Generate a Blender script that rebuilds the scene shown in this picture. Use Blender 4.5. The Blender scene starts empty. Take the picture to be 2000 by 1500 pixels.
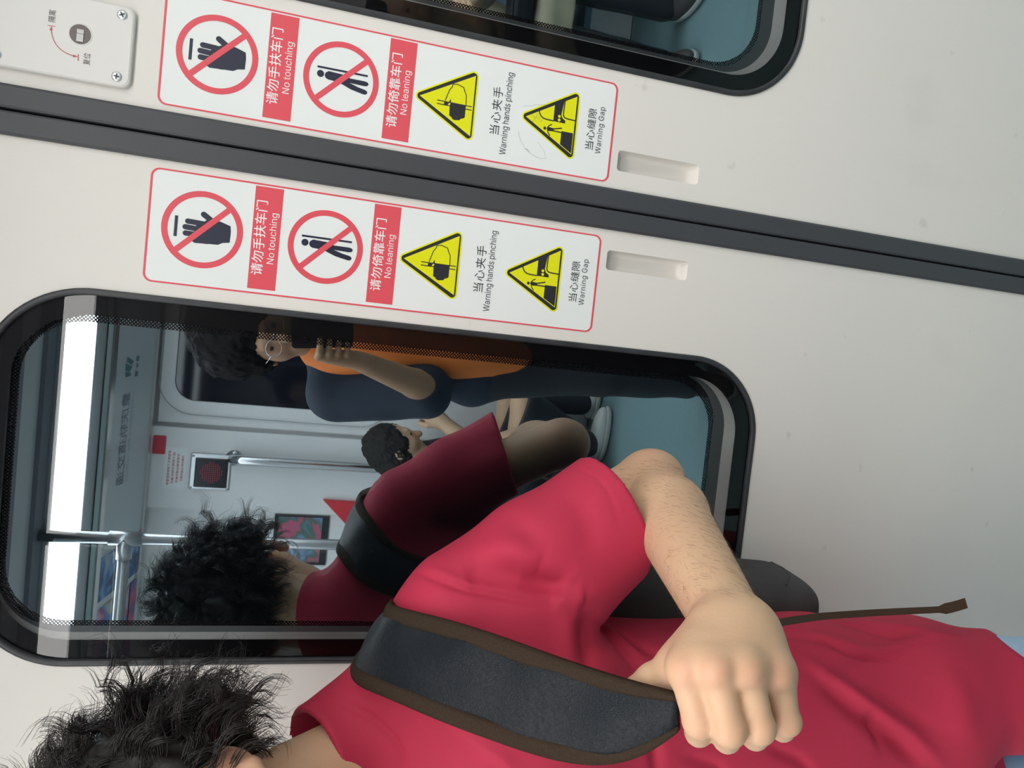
import bpy, bmesh, math, random
import numpy as np
from mathutils import Vector, Matrix

# ------------------------------------------------------------------ camera, world, light level
SC = bpy.context.scene
COL = SC.collection
# metres: X along the car, Y out through the near doors (door face is y = 0), Z up
D, CZ = 0.95, 1.38
CAMPOS = Vector((-0.2144 * D, -D, CZ))
cam_data = bpy.data.cameras.new('camera')
cam_data.sensor_width = 36.0
cam_data.lens = 1447.175 / 2000 * 36.0
cam_data.clip_start = 0.01
cam = bpy.data.objects.new('camera', cam_data)
COL.objects.link(cam)
_r = Vector((0.10513, -0.26268, -0.95914))
_d = Vector((-0.99342, -0.07165, -0.08926))
_f = Vector((-0.04537, 0.96221, -0.26850))
m = Matrix.Identity(4)
for i in range(3):
    m[i][0], m[i][1], m[i][2], m[i][3] = _r[i], -_d[i], -_f[i], CAMPOS[i]
cam.matrix_world = m
SC.camera = cam
w = bpy.data.worlds.new('tunnel_dark')
w.use_nodes = True
w.node_tree.nodes['Background'].inputs[0].default_value = (0.004, 0.005, 0.006, 1)
w.node_tree.nodes['Background'].inputs[1].default_value = 1.0
SC.world = w
SC.view_settings.view_transform = 'Standard'
SC.view_settings.look = 'None'
SC.view_settings.gamma = 1.0
SC.view_settings.use_curve_mapping = False
SC.view_settings.exposure = 0.0
STRIP_POWER = 8.6
SC.cycles.use_denoising = True
SC.cycles.max_bounces = 10
SC.cycles.diffuse_bounces = 5
SC.cycles.glossy_bounces = 5
SC.cycles.transparent_max_bounces = 16
SC.cycles.sample_clamp_indirect = 8.0
SC.cycles.caustics_reflective = False
SC.cycles.caustics_refractive = False

# ------------------------------------------------------------------ helpers
def srgb(r, g, b):
    f = lambda c: c / 12.92 if c <= 0.04045 else ((c + 0.055) / 1.055) ** 2.4
    return (f(r / 255), f(g / 255), f(b / 255), 1.0)

MATS = {}
def mat(name, col, rough=0.5, metal=0.0, bump=None, var=None, spec=0.5, coat=0.0, sheen=0.0, sss=0.0):
    """procedural principled material; bump=(scale, strength, distance), var=(scale, second colour, amount)"""
    if name in MATS:
        return MATS[name]
    m = bpy.data.materials.new(name)
    m.use_nodes = True
    nt = m.node_tree
    b = nt.nodes['Principled BSDF']
    b.inputs['Base Color'].default_value = col
    b.inputs['Roughness'].default_value = rough
    b.inputs['Metallic'].default_value = metal
    b.inputs['Specular IOR Level'].default_value = spec
    b.inputs['Coat Weight'].default_value = coat
    b.inputs['Sheen Weight'].default_value = sheen
    if sss:
        b.inputs['Subsurface Weight'].default_value = sss
        b.inputs['Subsurface Radius'].default_value = (0.012, 0.005, 0.003)
        b.inputs['Subsurface Scale'].default_value = 0.5
    tc = nt.nodes.new('ShaderNodeTexCoord')
    if var:
        n = nt.nodes.new('ShaderNodeTexNoise')
        n.inputs['Scale'].default_value = var[0]
        n.inputs['Detail'].default_value = 5
        nt.links.new(tc.outputs['Object'], n.inputs['Vector'])
        rmp = nt.nodes.new('ShaderNodeMapRange')
        rmp.inputs[1].default_value, rmp.inputs[2].default_value = 0.35, 0.7
        rmp.inputs[3].default_value, rmp.inputs[4].default_value = 0.0, var[2]
        nt.links.new(n.outputs['Fac'], rmp.inputs[0])
        mx = nt.nodes.new('ShaderNodeMix')
        mx.data_type = 'RGBA'
        mx.inputs[6].default_value = col
        mx.inputs[7].default_value = var[1]
        nt.links.new(rmp.outputs[0], mx.inputs[0])
        nt.links.new(mx.outputs[2], b.inputs['Base Color'])
    if bump:
        n = nt.nodes.new('ShaderNodeTexNoise')
        n.inputs['Scale'].default_value = bump[0]
        n.inputs['Detail'].default_value = 6
        nt.links.new(tc.outputs['Object'], n.inputs['Vector'])
        bp = nt.nodes.new('ShaderNodeBump')
        bp.inputs['Strength'].default_value = bump[1]
        bp.inputs['Distance'].default_value = bump[2]
        nt.links.new(n.outputs['Fac'], bp.inputs['Height'])
        nt.links.new(bp.outputs['Normal'], b.inputs['Normal'])
    MATS[name] = m
    return m

def emit(name, col, strength):
    m = bpy.data.materials.new(name)
    m.use_nodes = True
    nt = m.node_tree
    nt.nodes.remove(nt.nodes['Principled BSDF'])
    e = nt.nodes.new('ShaderNodeEmission')
    e.inputs[0].default_value = col
    e.inputs[1].default_value = strength
    nt.links.new(e.outputs[0], nt.nodes['Material Output'].inputs[0])
    MATS[name] = m
    return m

def tag(o, label=None, cat=None, group=None, kind=None):
    if label: o['label'] = label
    if cat: o['category'] = cat
    if group: o['group'] = group
    if kind: o['kind'] = kind
    return o

def empty(name, loc, label, cat, group=None):
    o = bpy.data.objects.new(name, None)
    o.empty_display_size = 0.05
    o.location = loc
    COL.objects.link(o)
    return tag(o, label, cat, group)

def link(name, me, material, parent=None, smooth=False):
    """mesh data given in world coordinates -> object, kept in place under its parent"""
    o = bpy.data.objects.new(name, me)
    if material is not None:
        me.materials.append(material)
    COL.objects.link(o)
    if parent is not None:
        o.parent = parent
        pm = parent.matrix_world if parent.parent else Matrix.Translation(parent.location)
        if parent.type == 'EMPTY':
            o.matrix_parent_inverse = Matrix.Translation(parent.location).inverted()
    if smooth:
        me.polygons.foreach_set('use_smooth', [True] * len(me.polygons))
    return o

def mesh_from(name, v, f):
    me = bpy.data.meshes.new(name)
    me.from_pydata([tuple(p) for p in v], [], [tuple(q) for q in f])
    me.validate()
    me.update()
    return me

def bm_obj(name, bm, material, parent=None, smooth=False):
    me = bpy.data.meshes.new(name)
    bm.normal_update()
    bm.to_mesh(me)
    bm.free()
    return link(name, me, material, parent, smooth)

def rrect(x0, x1, z0, z1, r, n=10):
    p = []
    for cx, cz, a0 in ((x1 - r, z1 - r, 0), (x0 + r, z1 - r, 90), (x0 + r, z0 + r, 180), (x1 - r, z0 + r, 270)):
        for i in range(n + 1):
            a = math.radians(a0 + 90 * i / n)
            p.append((cx + r * math.cos(a), cz + r * math.sin(a)))
    return p

def circ(cx, cz, r, n=64):
    return [(cx + r * math.cos(2 * math.pi * i / n), cz + r * math.sin(2 * math.pi * i / n)) for i in range(n)]

def capsule2d(a, b, r, n=10):
    ang = math.atan2(b[1] - a[1], b[0] - a[0])
    p = []
    for c, s in ((b, -90), (a, 90)):
        for i in range(n + 1):
            t = ang + math.radians(s + 180 * i / n)
            p.append((c[0] + r * math.cos(t), c[1] + r * math.sin(t)))
    return p

def poly_me(name, loops, y, t=0.0, frame=None):
    """filled outline(s) in the x-z plane facing -y; loops inside loops are holes; t = thickness behind the face"""
    cu = bpy.data.curves.new(name, 'CURVE')
    cu.dimensions = '2D'
    cu.fill_mode = 'BOTH' if t > 0 else 'FRONT'
    cu.extrude = t / 2
    for lp in loops:
        s = cu.splines.new('POLY')
        s.points.add(len(lp) - 1)
        for p, q in zip(s.points, lp):
            p.co = (q[0], q[1], 0, 1)
        s.use_cyclic_u = True
    o = bpy.data.objects.new(name, cu)
    COL.objects.link(o)
    dg = bpy.context.evaluated_depsgraph_get()
    me = bpy.data.meshes.new_from_object(o.evaluated_get(dg))
    bpy.data.objects.remove(o)
    bpy.data.curves.remove(cu)
    co = np.empty(len(me.vertices) * 3, np.float32)
    me.vertices.foreach_get('co', co)
    co = co.reshape(-1, 3)
    out = np.stack([co[:, 0], y + t / 2 - co[:, 2], co[:, 1]], 1)
    if frame is not None:
        out = frame(out)
    me.vertices.foreach_set('co', out.astype(np.float32).ravel())
    me.update()
    me.materials.clear()
    return me

def flat(name, loops, y, t, material, parent, frame=None):
    return link(name, poly_me(name, loops, y, t, frame), material, parent)

def text_me(name, body, cx, cz, width, height, y, frame=None, spacing=1.0, bold=0.0):
    cu = bpy.data.curves.new(name, 'FONT')
    cu.body = body
    cu.size = 1.0
    cu.space_character = spacing
    cu.offset = bold
    cu.resolution_u = 3
    o = bpy.data.objects.new(name, cu)
    COL.objects.link(o)
    dg = bpy.context.evaluated_depsgraph_get()
    me = bpy.data.meshes.new_from_object(o.evaluated_get(dg))
    bpy.data.objects.remove(o)
    bpy.data.curves.remove(cu)
    co = np.empty(len(me.vertices) * 3, np.float32)
    me.vertices.foreach_get('co', co)
    co = co.reshape(-1, 3)
    lo, hi = co.min(0), co.max(0)
    s = (hi - lo)
    u = (co[:, 0] - (lo[0] + hi[0]) / 2) / s[0] * width + cx
    v = (co[:, 1] - (lo[1] + hi[1]) / 2) / s[1] * height + cz
    out = np.stack([u, np.full_like(u, y), v], 1)
    if frame is not None:
        out = frame(out)
    me.vertices.foreach_set('co', out.astype(np.float32).ravel())
    me.update()
    me.materials.clear()
    return me

def join_me(name, mes):
    vs, fs, off = [], [], 0
    for me in mes:
        vs += [tuple(v.co) for v in me.vertices]
        fs += [tuple(i + off for i in p.vertices) for p in me.polygons]
        off = len(vs)
    for me in mes:
        bpy.data.meshes.remove(me)
    return mesh_from(name, vs, fs)

def box(bm, x0, x1, y0, y1, z0, z1, bev=0.0):
    r = bmesh.ops.create_cube(bm, size=1.0)
    for v in r['verts']:
        v.co = Vector((x0 + (v.co.x + .5) * (x1 - x0), y0 + (v.co.y + .5) * (y1 - y0), z0 + (v.co.z + .5) * (z1 - z0)))
    if bev:
        es = list({e for v in r['verts'] for e in v.link_edges})
        bmesh.ops.bevel(bm, geom=es, offset=bev, segments=3, affect='EDGES', profile=0.5)

def tube(bm, pts, rad, n=12, cap=True):
    """round tube along a list of points; rad is one radius or one per point"""
    P = [Vector(p) for p in pts]
    rads = rad if isinstance(rad, (list, tuple)) else [rad] * len(P)
    up = None
    rings = []
    for i, p in enumerate(P):
        t = (P[min(i + 1, len(P) - 1)] - P[max(i - 1, 0)]).normalized()
        if up is None:
            up = t.orthogonal().normalized()
        up = (up - t * up.dot(t)).normalized()
        s = t.cross(up)
        rings.append([bm.verts.new(p + (up * math.cos(2 * math.pi * k / n) + s * math.sin(2 * math.pi * k / n)) * rads[i]) for k in range(n)])
    for a, b in zip(rings, rings[1:]):
        for k in range(n):
            bm.faces.new((a[k], a[(k + 1) % n], b[(k + 1) % n], b[k]))
    if cap:
        bm.faces.new(rings[0][::-1])
        bm.faces.new(rings[-1])

def loft(bm, rings, cap0=False, cap1=False):
    R = [[bm.verts.new(p) for p in r] for r in rings]
    n = len(R[0])
    for a, b in zip(R, R[1:]):
        for k in range(n):
            bm.faces.new((a[k], a[(k + 1) % n], b[(k + 1) % n], b[k]))
    if cap0: bm.faces.new(R[0][::-1])
    if cap1: bm.faces.new(R[-1])

# ------------------------------------------------------------------ materials
M_door = mat('door_paint', (0.75, 0.722, 0.685, 1), 0.42, bump=(900, 0.05, 0.0004), var=(2.2, (0.71, 0.675, 0.62, 1), 0.35))
def scuffs(m):
    nt = m.node_tree; b = nt.nodes['Principled BSDF']
    src = b.inputs['Base Color'].links[0].from_socket
    tc = nt.nodes.new('ShaderNodeTexCoord')
    n1 = nt.nodes.new('ShaderNodeTexNoise'); n1.inputs['Scale'].default_value = 26; n1.inputs['Detail'].default_value = 3
    n2 = nt.nodes.new('ShaderNodeTexNoise'); n2.inputs['Scale'].default_value = 5; n2.inputs['Detail'].default_value = 4
    r1 = nt.nodes.new('ShaderNodeMapRange'); r1.inputs[1].default_value, r1.inputs[2].default_value, r1.inputs[4].default_value = .70, .80, .55
    r2 = nt.nodes.new('ShaderNodeMapRange'); r2.inputs[1].default_value, r2.inputs[2].default_value, r2.inputs[4].default_value = .60, .80, .22
    for n, r in ((n1, r1), (n2, r2)):
        nt.links.new(tc.outputs['Object'], n.inputs['Vector']); nt.links.new(n.outputs['Fac'], r.inputs[0])
    ad = nt.nodes.new('ShaderNodeMath'); ad.operation = 'MAXIMUM'
    nt.links.new(r1.outputs[0], ad.inputs[0]); nt.links.new(r2.outputs[0], ad.inputs[1])
    mx = nt.nodes.new('ShaderNodeMix'); mx.data_type = 'RGBA'; mx.inputs[7].default_value = (.46, .43, .39, 1)
    nt.links.new(ad.outputs[0], mx.inputs[0]); nt.links.new(src, mx.inputs[6]); nt.links.new(mx.outputs[2], b.inputs['Base Color'])
scuffs(M_door)
M_wall = mat('wall_paint', (0.76, 0.76, 0.75, 1), 0.45)
M_ceil = mat('ceiling_panel', (0.50, 0.52, 0.54, 1), 0.5)
M_ceil_dark = mat('ceiling_grille', (0.14, 0.16, 0.19, 1), 0.6)
M_floor = mat('teal_floor', (0.19, 0.30, 0.31, 1), 0.45, bump=(300, 0.1, 0.0005), var=(60, (0.16, 0.26, 0.27, 1), 0.6))
M_rubber = mat('black_rubber', (0.024, 0.026, 0.030, 1), 0.42, bump=(500, 0.12, 0.0004), var=(25, (0.045, 0.047, 0.052, 1), 0.8))
M_seal = mat('grey_black_seal', (0.052, 0.055, 0.064, 1), 0.48, bump=(350, 0.12, 0.0004), var=(14, (0.050, 0.052, 0.055, 1), 0.8))
M_frit = mat('black_glass_border', (0.006, 0.006, 0.008, 1), 0.5, spec=0.1)
M_alu = mat('brushed_aluminium', (0.62, 0.64, 0.66, 1), 0.32, 0.9)
M_rail = mat('satin_steel', (0.42, 0.44, 0.45, 1), 0.34, 0.9)
M_steel = mat('polished_steel', (0.66, 0.67, 0.69, 1), 0.18, 1.0)
M_white = mat('sticker_white', (0.80, 0.83, 0.82, 1), 0.28, var=(18, (0.76, 0.79, 0.775, 1), 0.4))
M_red = mat('sticker_red', srgb(222, 84, 96), 0.3)
M_ink = mat('sticker_ink', srgb(34, 38, 58), 0.35)
M_black = mat('sticker_black', srgb(40, 40, 44), 0.35)
M_yel = mat('sticker_yellow', (0.76, 0.76, 0.004, 1), 0.32)
M_cap = mat('sticker_letters_white', (0.84, 0.82, 0.82, 1), 0.35)
M_txt = mat('sticker_letters_grey', srgb(52, 56, 64), 0.4)

def glass_front():
    m = bpy.data.materials.new('window_outer_pane')
    m.use_nodes = True
    nt = m.node_tree
    nt.nodes.remove(nt.nodes['Principled BSDF'])
    tr = nt.nodes.new('ShaderNodeBsdfTransparent')
    tr.inputs[0].default_value = (0.96, 0.97, 0.97, 1)
    gl = nt.nodes.new('ShaderNodeBsdfGlossy')
    gl.inputs['Roughness'].default_value = 0.0
    fr = nt.nodes.new('ShaderNodeFresnel')
    fr.inputs[0].default_value = 1.5
    mx = nt.nodes.new('ShaderNodeMixShader')
    nt.links.new(fr.outputs[0], mx.inputs[0])
    nt.links.new(tr.outputs[0], mx.inputs[1])
    nt.links.new(gl.outputs[0], mx.inputs[2])
    nt.links.new(mx.outputs[0], nt.nodes['Material Output'].inputs[0])
    return m

def glass_coated():
    """inner pane with a solar-control coating: a fixed share is mirrored, the rest looks into the dark tunnel"""
    m = bpy.data.materials.new('window_coated_pane')
    m.use_nodes = True
    nt = m.node_tree
    nt.nodes.remove(nt.nodes['Principled BSDF'])
    tr = nt.nodes.new('ShaderNodeBsdfTransparent')
    tr.inputs[0].default_value = (0.55, 0.6, 0.62, 1)
    gl = nt.nodes.new('ShaderNodeBsdfGlossy')
    gl.inputs['Color'].default_value = (0.75, 0.90, 1.0, 1)
    gl.inputs['Roughness'].default_value = 0.0
    mx = nt.nodes.new('ShaderNodeMixShader')
    mx.inputs[0].default_value = 0.58
    nt.links.new(tr.outputs[0], mx.inputs[1])
    nt.links.new(gl.outputs[0], mx.inputs[2])
    nt.links.new(mx.outputs[0], nt.nodes['Material Output'].inputs[0])
    return m

def dotted(name, scale):
    """black enamel with a grid of clear dots"""
    m = bpy.data.materials.new(name)
    m.use_nodes = True
    nt = m.node_tree
    b = nt.nodes['Principled BSDF']
    b.inputs['Base Color'].default_value = (0.006, 0.006, 0.008, 1)
    b.inputs['Specular IOR Level'].default_value = 0.1
    tr = nt.nodes.new('ShaderNodeBsdfTransparent')
    tc = nt.nodes.new('ShaderNodeTexCoord')
    mp = nt.nodes.new('ShaderNodeMapping')
    mp.inputs['Rotation'].default_value = (0, math.radians(45), 0)
    mp.inputs['Scale'].default_value = (scale, scale, scale)
    nt.links.new(tc.outputs['Object'], mp.inputs[0])
    fr = nt.nodes.new('ShaderNodeVectorMath'); fr.operation = 'FRACTION'
    nt.links.new(mp.outputs[0], fr.inputs[0])
    sb = nt.nodes.new('ShaderNodeVectorMath'); sb.operation = 'SUBTRACT'
    sb.inputs[1].default_value = (0.5, 0.5, 0.5)
    nt.links.new(fr.outputs[0], sb.inputs[0])
    ml = nt.nodes.new('ShaderNodeVectorMath'); ml.operation = 'MULTIPLY'
    ml.inputs[1].default_value = (1, 0, 1)
    nt.links.new(sb.outputs[0], ml.inputs[0])
    ln = nt.nodes.new('ShaderNodeVectorMath'); ln.operation = 'LENGTH'
    nt.links.new(ml.outputs[0], ln.inputs[0])
    lt = nt.nodes.new('ShaderNodeMath'); lt.operation = 'LESS_THAN'
    lt.inputs[1].default_value = 0.30
    nt.links.new(ln.outputs['Value'], lt.inputs[0])
    mx = nt.nodes.new('ShaderNodeMixShader')
    nt.links.new(lt.outputs[0], mx.inputs[0])
    nt.links.new(b.outputs[0], mx.inputs[1])
    nt.links.new(tr.outputs[0], mx.inputs[2])
    nt.links.new(mx.outputs[0], nt.nodes['Material Output'].inputs[0])
    return m

M_pane, M_coat, M_dots = glass_front(), glass_coated(), dotted('dotted_glass_border', 345)
# ------------------------------------------------------------------ the car: shell
OPP = -2.45          # face of the opposite doors
XL, XR = -3.2, 2.4
def struct(name, bm, m):
    return tag(bm_obj(name, bm, m), kind='structure')

bm = bmesh.new(); box(bm, XL, XR, OPP - .02, .06, -.03, 0)
struct('floor', bm, M_floor)
bm = bmesh.new(); box(bm, XL, XR, OPP - .02, .06, 2.16, 2.2)
struct('ceiling', bm, M_ceil)
bm = bmesh.new(); box(bm, XL - .04, XL, OPP - .02, .06, 0, 2.16)
struct('wall_left', bm, M_wall)
bm = bmesh.new(); box(bm, XR, XR + .04, OPP - .02, .06, 0, 2.16)
struct('wall_right', bm, M_wall)
# near side: wall beyond the two door leaves and the sloped panel above them
bm = bmesh.new()
box(bm, XL, -.825, -.02, .05, 0, 2.16); box(bm, .815, XR, -.02, .05, 0, 2.16); box(bm, -.825, .815, .0, .05, 1.95, 2.16)
struct('wall_near', bm, M_wall)

# ceiling light strips, one on each side of the aisle
M_strip = emit('light_diffuser', (1.0, 0.985, 0.96, 1), STRIP_POWER)
def light_strip(y0, y1, label):
    t = empty('ceiling_light', ((XL + XR) / 2, (y0 + y1) / 2, 2.16), label, 'ceiling light', 'long ceiling light strips')
    b = bmesh.new(); box(b, XL + .05, XR - .05, y0 + .015, y1 - .015, 2.05, 2.062)
    bm_obj('diffuser', b, M_strip, t)
    b = bmesh.new()
    box(b, XL + .05, XR - .05, y0, y0 + .015, 2.045, 2.16); box(b, XL + .05, XR - .05, y1 - .015, y1, 2.045, 2.16)
    bm_obj('housing', b, M_alu, t)
light_strip(-1.72, -1.37, 'long white ceiling light strip mirrored across the top of the left window')
light_strip(-0.97, -0.68, 'long white ceiling light strip nearest the warning stickers, above the doors')
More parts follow.
